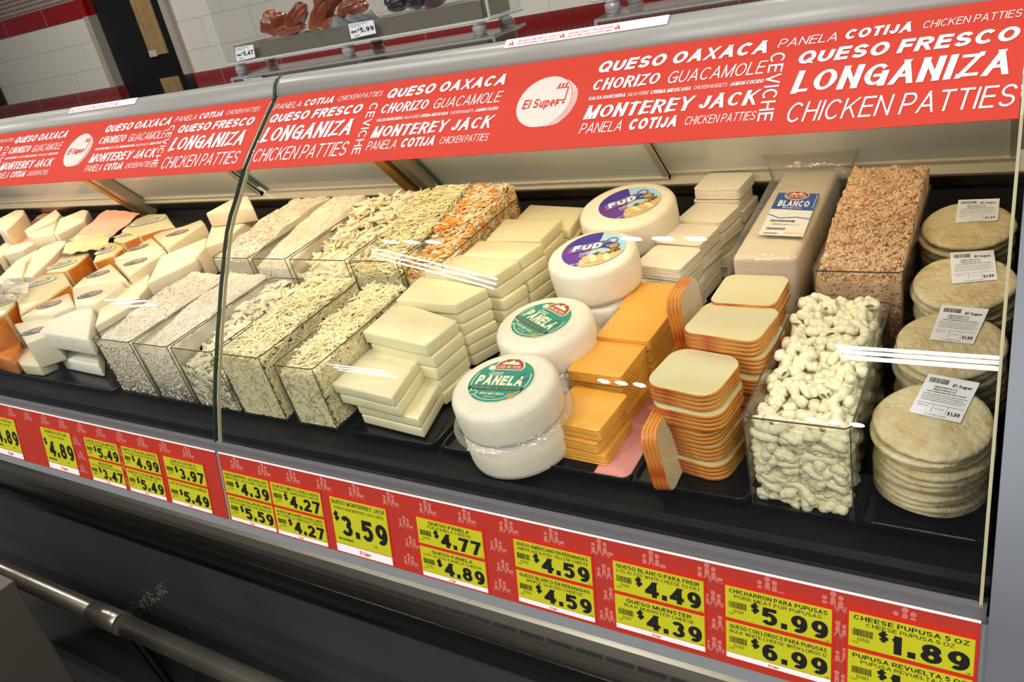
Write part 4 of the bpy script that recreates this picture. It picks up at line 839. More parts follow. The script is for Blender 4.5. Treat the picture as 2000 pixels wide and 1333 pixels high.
class Fill:
    """a heap in a bin: a closed core that follows top(x, s), plus loose bits"""
    def __init__(s, name, label, cat, x0, x1, s0, s1, hb, top, core_m, nx=14, ns=26, rough=.0, inset=0.0):
        s.b = MB(); s.nm, s.x0, s.x1, s.s0, s.s1, s.hb, s.top = name, x0 + .003, x1 - .003, s0 + .0035, s1 - .003, hb + .003, top
        s.label, s.cat = label, cat; vs = []; fs = []
        for j in range(ns + 1):
            for i in range(nx + 1):
                x = s.x0 + inset + (s.x1 - s.x0 - 2 * inset) * i / nx; q = s.s0 + inset + (s.s1 - s.s0 - 2 * inset) * j / ns; e = (i in (0, nx) or j in (0, ns))
                vs.append(D(x, q, max(top(x, q) - inset, s.hb + .004) + (U(-rough, rough) if not e else 0)))
        k = (nx + 1) * (ns + 1)
        for j in range(ns):
            for i in range(nx): a = j * (nx + 1) + i; fs.append((a, a + 1, a + nx + 2, a + nx + 1))
        ed = [i for i in range(nx + 1)] + [j * (nx + 1) + nx for j in range(1, ns + 1)] + [ns * (nx + 1) + i for i in range(nx - 1, -1, -1)] + [j * (nx + 1) for j in range(ns - 1, 0, -1)]
        lo = []
        for a in ed: p = vs[a]; q = p - DO; lo.append(D(q.x, q.dot(EY), s.hb))
        vs += lo; n = len(ed)
        for i in range(n): fs.append((ed[i], k + i, k + (i + 1) % n, ed[(i + 1) % n]))
        fs.append(tuple(k + i for i in range(n))[::-1]); s.b.add(vs, fs, core_m)
    def spots(s, n_top, n_front, n_right=0, n_left=0):
        for i in range(n_top):
            x, q = U(s.x0 + .002, s.x1 - .002), U(s.s0 + .002, s.s1 - .002); yield x, q, s.top(x, q), 't'
        for i in range(n_front): x = U(s.x0 + .002, s.x1 - .002); h = U(s.hb + .001, max(s.top(x, s.s0), s.hb + .01)); yield x, s.s0 + U(-.0005, .003), h, 'f'
        for n, xx in ((n_right, s.x1), (n_left, s.x0)):
            for i in range(n): q = U(s.s0, s.s1); h = U(s.hb + .001, max(s.top(xx, q), s.hb + .01)); yield xx + U(0, .004) * (1 if xx == s.x0 else -1), q, h, 'r'
    def lumps(s, spots, r0, r1, mats):
        for x, q, h, k in spots:
            r = U(r0, r1); m = mats[int(R() * len(mats))]; a, c_ = U(0, 6), U(0, 6); vs = []
            for dx, dy, dz in ((1, 0, 0), (-1, 0, 0), (0, 1, 0), (0, -1, 0), (0, 0, 1), (0, 0, -1)):
                v = Vector((dx, dy, dz)) * r * U(.75, 1.25); v = Matrix.Rotation(a, 3, 'Z') @ Matrix.Rotation(c_, 3, 'X') @ v; vs.append(D(x, q, h) + v)
            s.b.add(vs, [(0, 2, 4), (2, 1, 4), (1, 3, 4), (3, 0, 4), (2, 0, 5), (1, 2, 5), (3, 1, 5), (0, 3, 5)], m)
    def strands(s, spots, l0, l1, wd, mats, flat=1.0, lift=.004, curl=.35):
        for x, q, h, k in spots:
            m = mats[int(R() * len(mats))]; L_ = U(l0, l1); a = U(0, 2 * math.pi); e = U(-.25, .35) if k == 't' else U(-1.0, 1.0)
            if k == 't': d = Vector((math.cos(a) * math.cos(e), math.sin(a) * math.cos(e), math.sin(e)))
            elif k == 'f': d = Vector((math.cos(a), U(-.05, .1), math.sin(a)))
            else: d = Vector((U(-.1, .05), math.cos(a), math.sin(a)))
            d.normalize(); u = d.cross(Vector((0, 0, 1)) if abs(d.z) < .9 else Vector((1, 0, 0))).normalized(); w_ = d.cross(u); bend = U(-curl, curl) * L_; b2 = U(-curl, curl) * L_ * .5
            hh = h + (U(-.002, lift) if k == 't' else 0); vs = []; N = 4; uu = U(0, 3.14); cu, su = math.cos(uu), math.sin(uu)
            for i in range(N):
                f = i / (N - 1) - .5; c = Vector((x, q, hh)) + d * (f * L_) + u * (bend * (.25 - f * f)) + w_ * (b2 * (.25 - f * f)); t_ = wd * (.75 if i in (0, N - 1) else 1.0) / 2
                for sa, sb in ((1, 1), (-1, 1), (-1, -1), (1, -1)):
                    o = u * (t_ * (sa * cu - sb * su * flat)) + w_ * (t_ * (sa * su + sb * cu * flat)); p = c + o
                    p.x = min(max(p.x, s.x0 - .0006), s.x1 + .0006); p.y = min(max(p.y, s.s0 - .001), s.s1); p.z = max(p.z, s.hb); vs.append(D(p.x, p.y, p.z))
            fs = [(i * 4 + j, i * 4 + (j + 1) % 4, i * 4 + 4 + (j + 1) % 4, i * 4 + 4 + j) for i in range(N - 1) for j in range(4)] + [(3, 2, 1, 0), (N * 4 - 4, N * 4 - 3, N * 4 - 2, N * 4 - 1)]
            s.b.add(vs, fs, m)
    def done(s, smooth=False):
        o = s.b.build(s.nm, None, recalc=False, loc=D((s.x0 + s.x1) / 2, s.s0, s.hb), smooth=smooth); return tag(o, s.label, s.cat, None, 'stuff')
def ramp(h0, h1, s0, s1, sag=.0, sd=1.0, amp=.004):
    return lambda x, q: h0 + (h1 - h0) * (q - s0) / (s1 - s0) + sag * math.sin(math.pi * (q - s0) / (s1 - s0)) + amp * hnoise(x, q, sd)
FS0, FS1, FT = 0.0, .288, .143
RS0, RS1, RB, RT = .325, .635, .026, .170
# a low riser carries the rear bins
t = thing('bin_riser', 'low black riser under the rear row of clear bins at the left', 'riser', D(-1.3, .31, 0)); b = MB(); b.box(-1.665, -.945, .315, .645, .0005, RB - .0008, black_mat, fn=D); b.build('body', t)
t = thing('bin_riser', 'low black riser under the bin of minced pork', 'riser', D(-.2, .31, 0)); b = MB(); b.box(-.272, -.153, .315, .645, .0005, RB - .0008, black_mat, fn=D); b.build('body', t)
FRONT = [(-1.680, -1.545, 'clear bin of cream crumbled cheese in the front row, leftmost of the bins'), (-1.535, -1.418, 'clear bin of fine white crumbled cheese in the front row'), (-1.408, -1.283, 'clear bin of torn white cheese strips in the front row'), (-1.272, -1.150, 'clear bin of pale yellow shreds in the front row, just past the glass seam'), (-1.118, -1.020, 'clear bin of pale yellow shreds beside the stacked pale blocks')]
REAR = [(-1.640, -1.512, 'clear bin of white cheese shavings in the rear row, leftmost'), (-1.500, -1.388, 'clear bin of fine white crumbled cheese in the rear row'), (-1.376, -1.206, 'clear bin of torn white cheese strips in the rear row'), (-1.196, -1.066, 'clear bin of pale yellow shreds in the rear row'), (-1.056, -.952, 'clear bin of mixed orange and white shreds in the rear row')]
for i, (a, c, lab) in enumerate(FRONT): clear_bin(lab, a, c, FS0, FS1, .001, FT if i < 4 else .132)
for a, c, lab in REAR: clear_bin(lab, a, c, RS0, RS1, RB, RT)
def fill(row, i, *a, **k):
    x0, x1 = row[i][:2]; s0, s1, hb = (FS0, FS1, .001) if row is FRONT else (RS0, RS1, RB); return Fill(a[0], a[1], a[2], x0, x1, s0, s1, hb, ramp(k.pop('h0'), k.pop('h1'), s0, s1, k.pop('sag', 0), k.pop('sd', 1.0), k.pop('amp', .004)), a[3], **k)
# crumbled cheese
f = fill(FRONT, 0, 'crumbled_cheese', 'cream crumbled cheese filling the leftmost clear bin of the front row', 'crumbled cheese', crumb_m, h0=.128, h1=.150, sag=.010, sd=2.0, rough=.0016, nx=22, ns=44)
f.lumps(f.spots(2200, 900), .0016, .0042, [crumb_m] * 16 + [crumb_d]); f.done(True)
f = fill(FRONT, 1, 'crumbled_cheese', 'fine white crumbled cheese heaped in the second clear bin of the front row', 'crumbled cheese', crumb_m, h0=.122, h1=.152, sag=.006, sd=4.0, rough=.0012, nx=20, ns=40)
f.lumps(f.spots(2200, 800), .0014, .0036, [crumb_m]); f.done(True)
f = fill(REAR, 0, 'shaved_cheese', 'white cheese shavings heaped in the leftmost clear bin of the rear row', 'shaved cheese', crumb_m, h0=.160, h1=.186, sag=.012, sd=5.0, rough=.001, nx=20, ns=40)
f.strands(f.spots(1500, 200), .008, .018, .0018, [crumb_m], lift=.002); f.done()
f = fill(REAR, 1, 'crumbled_cheese', 'fine white crumbled cheese heaped in the rear row bin beside the shavings', 'crumbled cheese', crumb_m, h0=.146, h1=.190, sag=.008, sd=6.0, rough=.0012, nx=20, ns=40, amp=.002)
f.lumps(f.spots(1600, 300), .0014, .0030, [crumb_m]); f.done(True)
# torn strips
f = fill(FRONT, 2, 'torn_cheese', 'torn white cheese strips in the front row bin at the glass seam', 'torn cheese', shred_w, h0=.075, h1=.125, sag=.012, sd=7.0, amp=.008, inset=.004)
f.strands(f.spots(420, 220, 160, 160), .022, .05, .009, [shred_w, shred_w, shred_w, shred_m], flat=.35, lift=.012, curl=.8); f.done(True)
f = fill(REAR, 2, 'torn_cheese', 'torn white cheese strips heaped in the widest bin of the rear row', 'torn cheese', shred_w, h0=.110, h1=.180, sag=.006, sd=8.0, amp=.009, inset=.004)
f.strands(f.spots(520, 140, 160, 200), .025, .06, .011, [shred_w, shred_w, shred_m], flat=.35, lift=.012, curl=.8); f.done(True)
# shreds
for row, i, lab, h0, h1, ms, sd in ((FRONT, 3, 'pale yellow shredded cheese in the front row bin just past the glass seam', .115, .140, [shred_m], 9.0), (FRONT, 4, 'pale yellow shredded cheese in the front bin beside the stacked pale blocks', .100, .128, [shred_m], 10.0),
                               (REAR, 3, 'pale yellow shredded cheese heaped in the rear row bin beside the orange mix', .125, .195, [shred_m], 11.0), (REAR, 4, 'mixed orange and white shredded cheese heaped in the rear bin by the pale blocks', .130, .196, [shred_w, shred_w, shred_o, shred_o, shred_m], 12.0)):
    f = fill(row, i, 'shredded_cheese', lab, 'shredded cheese', shred_m if len(ms) == 1 else mat('shred_mix_core', '#E9B868', .6), h0=h0, h1=h1, sag=.010, sd=sd, rough=.002, amp=.006, inset=.0045)
    f.strands(f.spots(1500, 1100 if row is FRONT else 450, 900, 500), .018, .042, .0026, ms, lift=.012); f.done()
# minced pork
clear_bin('clear bin of minced pork behind the bin of white cheese pieces', -.268, -.146, RS0, RS1, RB, RT)
pork = mat('minced_pork', '#D2B08C', .7, noise=(70, '#C29A72', .35, .7)); pk2 = mat('pork_orange', '#C87444', .55); pk3 = mat('pork_green', '#9A9458', .6); pk4 = mat('pork_dark', '#9A7460', .6); pk5 = mat('pork_pale', '#DDC29E', .7)
f = Fill('minced_pork', 'orange-flecked minced pork heaped in the clear bin behind the white cheese pieces', 'minced pork', -.268, -.146, RS0, RS1, RB, lambda x, q: ramp(.150, .203, RS0, RS1, .016, 3.0, .004)(x, q) + .0035 * hnoise(x * 3.1, q * 3.1, 1.2) + .002 * hnoise(x * 7, q * 7, .4), pork, rough=.0022, nx=34, ns=80)
f.lumps(f.spots(4600, 700, 0, 300), .0015, .0038, [pork] * 20 + [pk5] * 12 + [pk4] * 2 + [pk2]); f.lumps(f.spots(60, 20), .0018, .0034, [pk2, pk2, pk3]); f.done(True)
# white cheese pieces with loroco, one object each where they show
LX0, LX1 = -.281, -.157
clear_bin('clear bin of white cheese pieces with green flecks in front of the minced pork', LX0, LX1, FS0, FS1, .001, FT)
curd = mat('cheese_curd', '#F3ECC8', .6, noise=(60, '#E9DFB2', .4, .8), bump=(180, .5)); bud = mat('loroco_bud', '#5E6A34', .6); bud2 = mat('loroco_brown', '#8A744A', .6)
ltop = ramp(.118, .150, FS0, FS1, .010, 1.5, .007)
f = Fill('cheese_curds', 'white cheese pieces lying deeper in the front clear bin of cheese with green flecks', 'cheese pieces', LX0 + .009, LX1 - .009, FS0 + .009, FS1 - .006, .004, lambda x, q: ltop(x, q) - .011, curd, rough=.003)
f.done()
CM = []
for sd in range(7):
    rr = random.Random(sd); L_ = (.016, .020, .024, .018, .03, .042, .022)[sd]; r = (.0068, .0071, .0066, .0076, .0064, .0062, .0072)[sd]; cv = rr.uniform(-.25, .25)
    b = MB(); n = 8; b.tube([((i / (n - 1) - .5) * L_, cv * L_ * (1 - (2 * i / (n - 1) - 1) ** 2), .001 * math.sin(i * 2.1 + sd)) for i in range(n)], [r * k * rr.uniform(.88, 1.12) for k in (.70, .92, 1, .96, 1, .97, .94, .72)], curd, 10)
    o = b.build('piece', None, smooth=True); CM.append(o.data); bpy.data.objects.remove(o)
pts = []
for j in range(18):
    for i in range(8): pts.append((LX0 + .010 + (LX1 - LX0 - .020) * (i + .5 * (j % 2)) / 7.5 + U(-.003, .003), FS0 + .010 + (FS1 - FS0 - .02) * j / 17 + U(-.003, .003), None, 't'))
for j in range(9):
    for i in range(8): pts.append((LX0 + .0105 + (LX1 - LX0 - .021) * (i + .5 * (j % 2)) / 7.5 + U(-.002, .002), FS0 + .0108, .011 + .0125 * j + U(-.002, .002), 'f'))
for j in range(5):
    for i in range(9): pts.append((LX1 - .0105, FS0 + .02 + .028 * i + U(-.006, .006), .03 + .022 * j + U(-.006, .006), 'r'))
for j in range(3):
    for i in range(7): pts.append((LX0 + .0105, FS0 + .02 + .036 * i + U(-.006, .006), .06 + .025 * j + U(-.006, .006), 'r'))
rr = random.Random(3)
for n_, (x, q, h, k) in enumerate(pts):
    if h is None: h = ltop(x, q) - .004 + rr.uniform(-.003, .005)
    elif h > ltop(x, q) - .004: continue
    big = rr.random() < .16; me = CM[rr.choice((4, 5)) if big and k != 'r' else rr.choice((0, 1, 2, 3, 6))]
    a = rr.uniform(0, 6.28); e = rr.uniform(-.5, .5)
    o = bpy.data.objects.new('cheese_piece', me); COL.objects.link(o)
    hl = max(v.co.x for v in me.vertices); mg = .0095 if k == 'r' or (k == 't' and hl < .013) else max(.0095, hl + .003)
    o.location = D(min(max(x, LX0 + mg), LX1 - mg), max(q, FS0 + (.0105 if k != 't' or q < .03 else .0105)), max(h, .011))
    if k == 't':
        if abs(o.location.x - (LX0 + LX1) / 2) > .062 - hl - .006: a = math.pi / 2 + rr.uniform(-.3, .3)
        if q < .03: a = rr.uniform(-.3, .3)
        o.rotation_euler = (0, e * .7, a)
    elif k == 'f': o.rotation_euler = (0, a if hl < .016 else rr.uniform(-.5, .5) + .3, rr.uniform(-.1, .1))
    else: o.rotation_euler = (0, 0, math.pi / 2) if hl > .012 else (a, 0, math.pi / 2)
    tag(o, 'small white cheese piece in the front clear bin of cheese with green flecks', 'cheese piece', 'white cheese pieces in the front clear bin')
for i in range(9):
    x, q = U(LX0 + .015, LX1 - .015), U(.02, .26); b = MB(); a = U(0, 3); p = D(x, q, ltop(x, q) + .0065)
    b.tube([p + Vector((math.cos(a) * t_, math.sin(a) * t_, .001 * math.sin(k))) for k, t_ in enumerate((-.006, -.002, .002, .006))], [.0008, .0019, .0016, .0006], bud if i % 2 else bud2, 6)
    o = b.build('loroco_bud', None, loc=p, smooth=True); tag(o, 'small green-brown flower bud among the white cheese pieces', 'flower bud', 'flower buds among the cheese pieces')

# ------------------------------------------------------------------ bagged loaf of white cheese
t = thing('bagged_cheese_loaf', 'long white cheese loaf in a loose clear bag with a blue and white label', 'bagged cheese loaf', D(-.36, .42, .004))
hb = .140
LQ = [deck(px, py, hb) for px, py in ((1428, 502.5), (1556, 503), (1632, 340), (1535, 340))]
# the loaf leans up at the back on the rear ledge
def loaf(u, v, w):
    x = LQ[0][0] * (1 - u) + LQ[1][0] * u; s_ = (LQ[0][1] + LQ[1][1]) / 2 + v * .345; return D(x, s_, hb + w + .010 * v)
loaf_m = mat('loaf_cheese', '#F2E6C8', .5, coat=.4, bump=(30, .25))
b = MB(); b.box(0, 1, 0, 1, -.115, 0, loaf_m, fn=loaf); o = soft(b.build('loaf', t, bevel=.010, seg=4))
b = MB(); n = 9; vs = []; fs = []
rr = random.Random(11)
ring = lambda v, g, z1: [(-g, z1), (.25, z1 + .001), (.75, z1 + .001), (1 + g, z1), (1 + g + .05, -.05), (1 + g, -.118), (.5, -.1215), (-g, -.118), (-g - .04, -.05)]
for v, g, z in ((-.045, -.03, -.006), (-.03, .035, .003), (.2, .045, .004), (.5, .06, .005), (.8, .08, .006), (.98, .10, .008), (.988, .20, .034), (.975, .32, .066)):
    for (u, w_) in ring(v, g, z): vs.append(loaf(u + rr.uniform(-.008, .008), v, (w_ if g < .15 else max(w_, z - .02) if w_ < 0 else w_) + rr.uniform(-.0015, .0015)))
for j in range(7):
    for i in range(9): fs.append((j * 9 + i, j * 9 + (i + 1) % 9, j * 9 + 9 + (i + 1) % 9, j * 9 + 9 + i))
fs.append(tuple(reversed(range(9)))); b.add(vs, fs, bagm); b.build('bag', t, smooth=True, recalc=False)
pn = (loaf(1, 0, 0) - loaf(0, 0, 0)).cross(loaf(0, 1, 0) - loaf(0, 0, 0)).normalized(); p0 = loaf(.5, .5, .0075)
Q = [on_plane(px, py, p0, pn) for px, py in ((1521, 377), (1601, 379), (1568, 463), (1481, 459))]
s = Sheet(quadmap(*Q, pn), .0002); s.rect(0, 0, 1, 1, paper, 1); s.poly([(0, .0), (0, .40), (1.0, .42), (1.0, 0)], midblue, 2); s.rect(.955, .03, .97, .36, white_ink, 3); s.poly([(.0, .52), (.3, .60), (.7, .57), (1.0, .60), (1.0, .62), (.7, .59), (.3, .62), (.0, .54)][::-1], midblue, 2)
s.disc(.48, .06, .30, .11, white_ink, 3, 28); s.disc(.48, .06, .28, .095, lab_red, 4, 28); s.poly([(.28, .05), (.40, -.01), (.48, .03), (.56, -.02), (.68, .05)], lab_cream, 5); s.text('LOS ALTOS', .24, .72, .12, .055, lab_cream, .03, 0, 6)
s.text('BLANCO', .12, .86, .335, .145, white_ink, .04, 0, 4); s.text('WHOLE MILK CHEESE', .26, .72, .385, .03, white_ink, .02, 0, 4)
barcode(s, .12, .655, .70, .70, black_ink, 3, 30); barcode(s, .12, .83, .55, .88, black_ink, 3, 26); barcode(s, .10, .94, .42, .97, grey_ink, 3, 20); s.text('QUESO BLANCO 0 2 3 4', .2, .8, .77, .03, grey_ink, 0, 0, 3); s.rect(.55, .91, .98, .96, mat('label_butter', '#E8DFA0', .5), 2)
s.mb.build('printed_label', t, recalc=False)

# ------------------------------------------------------------------ cut cheeses left of the bins
t = thing('display_step', 'low black step under the cut cheeses left of the clear bins', 'riser', D(-2.5, .2, 0)); b = MB(); b.box(-4.3, -1.70, .19, .795, .0005, .068, black_mat, fn=D); b.build('body', t)
tray('dark tray under the cut and wrapped cheeses at the left', -2.9, -1.70, -.01, .185)
brown_ink = mat('label_brown', '#40382C', .5); oval_red = mat('label_faded_red', '#A86A60', .5); pale_lab = mat('label_silver', '#C9CCC8', .45); lab_green = mat('label_green', '#3F8A52', .5)
def oval(t, px, py, h, ru, rv, ang, kind):
    x, q = deck(px, py, h); org = D(x, q, h + .0006) - t.location; ca, sa = math.cos(ang), math.sin(ang)
    f = lambda u, v, w: org + Vector((u * ca + v * sa, 0, 0)) + EY * (u * sa - v * ca) + EZ * w
    s = Sheet(f, .0002)
    if kind == 'brown':
        s.disc(0, 0, ru, rv, brown_ink, 1, 28); s.disc(0, 0, ru * .86, rv * .80, pale_lab, 2, 28); s.disc(0, 0, ru * .78, rv * .66, brown_ink, 3, 28); s.disc(ru * .35, 0, ru * .4, rv * .55, oval_red, 4, 20); s.text('COTIJA', -ru * .6, ru * .5, rv * .25, rv * .55, pale_lab, .03, 0, 5)
    else:
        s.disc(0, 0, ru, rv, lab_green, 1, 28); s.disc(0, 0, ru * .93, rv * .90, pale_lab, 2, 28); s.poly([(-ru * .7, rv * .55), (0, rv * .8), (ru * .75, rv * .45), (0, rv * .55)], lab_green, 3); s.poly([(.2 * ru, -.85 * rv), (.7 * ru, -.5 * rv), (.5 * ru, -.25 * rv)], lab_green, 3)
        s.text('QUESO', -ru * .68, ru * .62, rv * .22, rv * .5, lab_red, .035, .1, 4); s.text('FRESCO', -ru * .4, ru * .4, -rv * .42, rv * .25, grey_ink, .02, 0, 4)
    o = s.mb.build('oval_label', None, recalc=False); o.parent = t
def cut(name, label, cat, group, px, h, th, m, mside=None, bev=.005, labs=()):
    poly = [deck(x, y, h) for x, y in px]; c = D(sum(p[0] for p in poly) / len(poly), sum(p[1] for p in poly) / len(poly), h - th)
    t = thing(name, label, cat, c, group); soft(slab_mesh(poly, h, th, m, mside, bev, 'body', t))
    for l in labs: oval(t, l[0], l[1], h, l[2], l[3], l[4], l[5])
    return t
BASE = .0692
GC = 'cut white cheeses left of the bins'; GL = 'wrapped white cheeses with oval labels'; GO = 'orange-rinded cheese pieces'
cut('cheese_block', 'large grey-white cheese block on top of the front pile left of the clear bins', 'cheese block', GC, [(75, 648), (99, 624.5), (182, 591.5), (179.5, 609.5), (172.6, 663.5)], .120, .046, cheese_cut)
cut('cheese_block', 'grey-white cheese block second in the front pile left of the clear bins', 'cheese block', GC, [(92, 652), (110, 629), (178, 600), (179, 612), (175, 668)], .0735, .036, cheese_cut)
cut('cheese_block', 'grey-white cheese block lowest in the front pile left of the clear bins', 'cheese block', GC, [(118, 700), (125, 672), (188, 645), (195, 665), (193, 715)], .037, .0335, cheese_cut)
cut('cheese_wedge', 'pale cheese wedge lying flat between the front pile and the crumbled cheese bin', 'cheese wedge', GC, [(184, 637), (202.6, 573), (292, 529), (288, 560), (250, 600)], .112, .112 - BASE, cheese_white)
cut('cheese_wedge', 'white cheese wedge with a sharp tip jutting towards the crumbled cheese bin', 'cheese wedge', GC, [(286, 554), (311, 504.5), (384.5, 500), (381, 508)], .150, .036, cheese_white)
cut('cheese_wedge', 'white cheese wedge lying behind the sharp tipped wedge', 'cheese wedge', GC, [(309.5, 502.5), (404, 463), (400, 484), (386, 497.5)], .150, .150 - BASE, cheese_white)
cut('cheese_wedge', 'white cheese wedge under the topmost block by the glass seam', 'cheese wedge', GC, [(398, 483.5), (412, 443), (425, 415), (485, 400), (490, 430), (475, 438), (437, 470)], .146, .146 - BASE, cheese_white)
cut('cheese_block', 'topmost cream cheese block by the glass seam at the back', 'cheese block', GC, [(400.5, 417), (448, 391), (484, 381), (494, 404)], .190, .0435, cheese_white)
for i, (px, h, labs) in enumerate((([(297.5, 460), (314, 452), (357.5, 441.5), (393.5, 428), (399.5, 435.5), (326, 485)], .150, [(346.3, 455.5)]), ([(220, 507), (296, 463), (318.5, 483.5), (287, 497)], .143, [(268, 484.5)]), ([(221, 510.5), (286, 499), (320, 486), (324, 490), (250, 538), (246, 536)], .139, [(264.5, 512)]),
                               ([(138, 564), (162, 542), (216, 514), (246.5, 544), (189, 554)], .136, [(191, 536)]), ([(139, 567), (233, 546), (240, 554), (186, 593), (145, 598)], .131, [(175.5, 576)]), ([(37, 620), (84, 591), (135, 571), (145, 596), (100, 614)], .124, [(96, 596)]), ([(25.5, 632), (105, 618), (100, 652), (49.5, 669.5)], .112, [(65, 648)]))):
    lab = ('behind the white wedges, nearest the rear wall', 'second from the rear wall', 'third from the rear wall', 'in the middle of its column', 'just behind the flat pale wedge', 'second from the front sill', 'nearest the front sill beside the grey-white pile')[i]
    cut('labelled_cheese', f'film-wrapped white cheese with oval brown label, {lab}', 'wrapped cheese', GL, px, h, h - (BASE if i < 6 else .036), cheese_wrapped, None, .006, [(a, b_, .034, .019, .52, 'brown') for a, b_ in labs])
cut('labelled_cheese', 'small wrapped white cheese lowest beside the front tray edge', 'wrapped cheese', GL, [(20, 693), (42, 680), (100, 672), (105, 700), (72, 715), (40, 712)], .035, .032, cheese_wrapped)
OR = (([(236, 450.5), (264.5, 428), (290, 418), (324, 416.8), (341, 441.5), (310, 447), (270, 460)], .150, (288, 434, .065, .024, .42), 'at the back beside the pink paper'), ([(220, 468.5), (237.5, 453.5), (290, 432.5), (303.5, 432.5), (308, 446), (237, 473)], .146, (256, 456, .06, .018, .50), 'leaning before the rear one'),
      ([(180, 512), (193.6, 480.5), (213, 473), (237, 473), (240, 482), (222, 497)], .131, (205, 490, .032, .028, .6), 'wedge-shaped, mid column'), ([(88.5, 533), (114, 507), (135, 483.5), (169.6, 483.5), (174, 494), (150, 515), (127.5, 528.6)], .126, (119, 518, .05, .026, .5), 'beside the crumpled film'),
      ([(32, 586), (44, 559), (84, 536), (125, 532), (137, 552.6), (95, 582), (37, 613)], .131, (75, 553, .055, .024, .55), 'second from the front sill'), ([(-40, 600), (-10, 578), (18, 571), (31, 575), (27, 595), (10, 612), (-40, 640)], .130, (4, 594, .03, .02, .6), 'nearest the front sill'))
for i, (px, h, l, lab) in enumerate(OR):
    cut('orange_rind_cheese', f'pale cheese with orange rind and oval label, {lab}', 'cheese piece', GO, px, h, h - (BASE if i < 5 else .004), muen_in, rind_dark, .006, [(*l, 'green')])
cut('orange_rind_cheese', 'dark orange rind of the wrapped cheese lying in the front tray at the left', 'cheese piece', GO, [(-30, 690), (-20, 650), (40, 640), (40, 680), (20, 705)], .05, .046, rind_dark)
WH = (([(-4, 428), (31, 410), (46, 409.5), (47, 418), (10.5, 451.5), (-6, 446)], .150, 'thick'), ([(46.7, 450), (109, 408.4), (118, 418), (110, 429), (52.5, 455)], .136, 'narrow'), ([(51.5, 459), (109, 435.7), (103.5, 455.6), (63, 463)], .132, 'short'), ([(104.7, 455), (115, 428), (162, 409), (172, 411), (165, 431), (111, 458)], .140, 'half-round'),
      ([(-6, 483), (17, 475), (19, 479), (2, 501), (-6, 505)], .128, 'small'), ([(6.3, 497.6), (19, 480), (59, 470), (67, 474.5), (42, 489)], .128, 'rounded'), ([(-6, 545), (30, 510), (72, 487), (73, 490), (50, 512), (42, 541)], .122, 'long'), ([(45, 540), (62, 500), (78, 484), (115, 470), (130, 470), (126, 478), (95, 510), (62, 540)], .124, 'largest smooth'))
LOCW = ('standing highest at the photo\'s left edge by the rear wall', 'beside the pink sheet by the rear wall', 'before the half-round piece on the pink paper', 'on the pink paper by the rear wall', 'cut off by the photo\'s left edge', 'before the thick wedge', 'cut off by the left edge behind the clear bag', 'beside the crumpled film')
for (px, h, ad), lo in zip(WH, LOCW): cut('cheese_wedge', f'{ad} white cheese wedge {lo}', 'cheese wedge', 'white wedges at the left', px, h, h - BASE - (.004 if h > .13 else 0), cheese_white)
def sheet_px(name, label, px, h, m, lift=0.0, cat='paper', wav=.004, n=10):
    """a limp sheet over a pixel quad (tl, tr, br, bl), raised towards its far edge"""
    P = [deck(x, y, h) for x, y in px]; t = thing(name, label, cat, D(P[0][0], P[0][1], h)); b = MB(); vs = []; fs = []
    for lay in (0, -.0008):
        for j in range(n + 1):
            for i in range(n + 1):
                u, v = i / n, j / n; x = (P[0][0] * (1 - u) + P[1][0] * u) * (1 - v) + (P[3][0] * (1 - u) + P[2][0] * u) * v; q = (P[0][1] * (1 - u) + P[1][1] * u) * (1 - v) + (P[3][1] * (1 - u) + P[2][1] * u) * v
                vs.append(D(x, q, h + lift * (1 - v) + wav * hnoise(x * .8, q * .8, 4.0) + lay))
    k = (n + 1) ** 2
    for j in range(n):
        for i in range(n): a = j * (n + 1) + i; fs += [(a, a + 1, a + n + 2, a + n + 1), (a + k, a + n + 1 + k, a + n + 2 + k, a + 1 + k)]
    b.add(vs, fs, m); b.build('sheet', t, smooth=True, recalc=False); return t
pinkp = mat('pink_sheet', '#EDB39A', .65)
sheet_px('pink_paper_sheet', 'pink paper sheet lying loose behind the wrapped cheeses at the rear wall', [(211, 413), (275, 419), (200, 478), (133, 470)], .122, pinkp, .006)
sheet_px('pink_paper_sheet', 'pink paper sheet under the white wedges at the far left', [(90, 412), (128, 425), (60, 490), (2, 480)], .088, pinkp, .0)
t = sheet_px('crumpled_film', 'crumpled pale green-white cheese film between the white wedges and orange-rinded pieces', [(150, 462), (222, 456), (200, 486), (112, 500)], .136, mat('crumpled_film', '#E4DEA8', .3, coat=.6, bump=(25, .6)), .004, 'film', .008, 26)
sheet_px('clear_bag', 'clear plastic bag over the cheeses at the photo\'s left edge', [(-8, 545), (60, 556), (40, 590), (-8, 585)], .142, film, .003, 'bag', .006, 20)

# ================================================================== around the case
# bumper rail in front of the case
rail = thing('bumper_rail', 'shiny steel tube rail running along the front of the case near the floor', 'rail', (-1.56, .56, 0))
chrome = mat('rail_steel', '#CFC6B4', .26, .9)
ry, rz, rr_ = .56, Z(-1.103), .0215
b = MB(); b.tube([(-4.4, ry, rz), (-1.585, ry, rz)], rr_, chrome, 32); b.build('tube', rail, smooth=False)
b = MB(); b.tube([(-1.578, ry, rz), (1.2, ry, rz)], rr_, chrome, 32); b.build('tube', rail)
b = MB(); b.tube([(-1.69, ry, rz), (-1.583, ry, rz)], rr_ + .003, chrome, 32); b.build('sleeve', rail)
for o in rail.children:
    for p in o.data.polygons: p.use_smooth = abs(p.normal.x) < .5
b = MB(); b.tube([(-1.572, ry, rz - .010), (-1.571, ry + .006, rz - .06), (-1.570, ry + .030, .06), (-1.570, ry + .034, .012)], .0105, black_sm, 14); b.box(-1.61, -1.53, ry - .006, ry + .074, 0.0, .012, black_sm); b.build('bracket', rail, smooth=True)
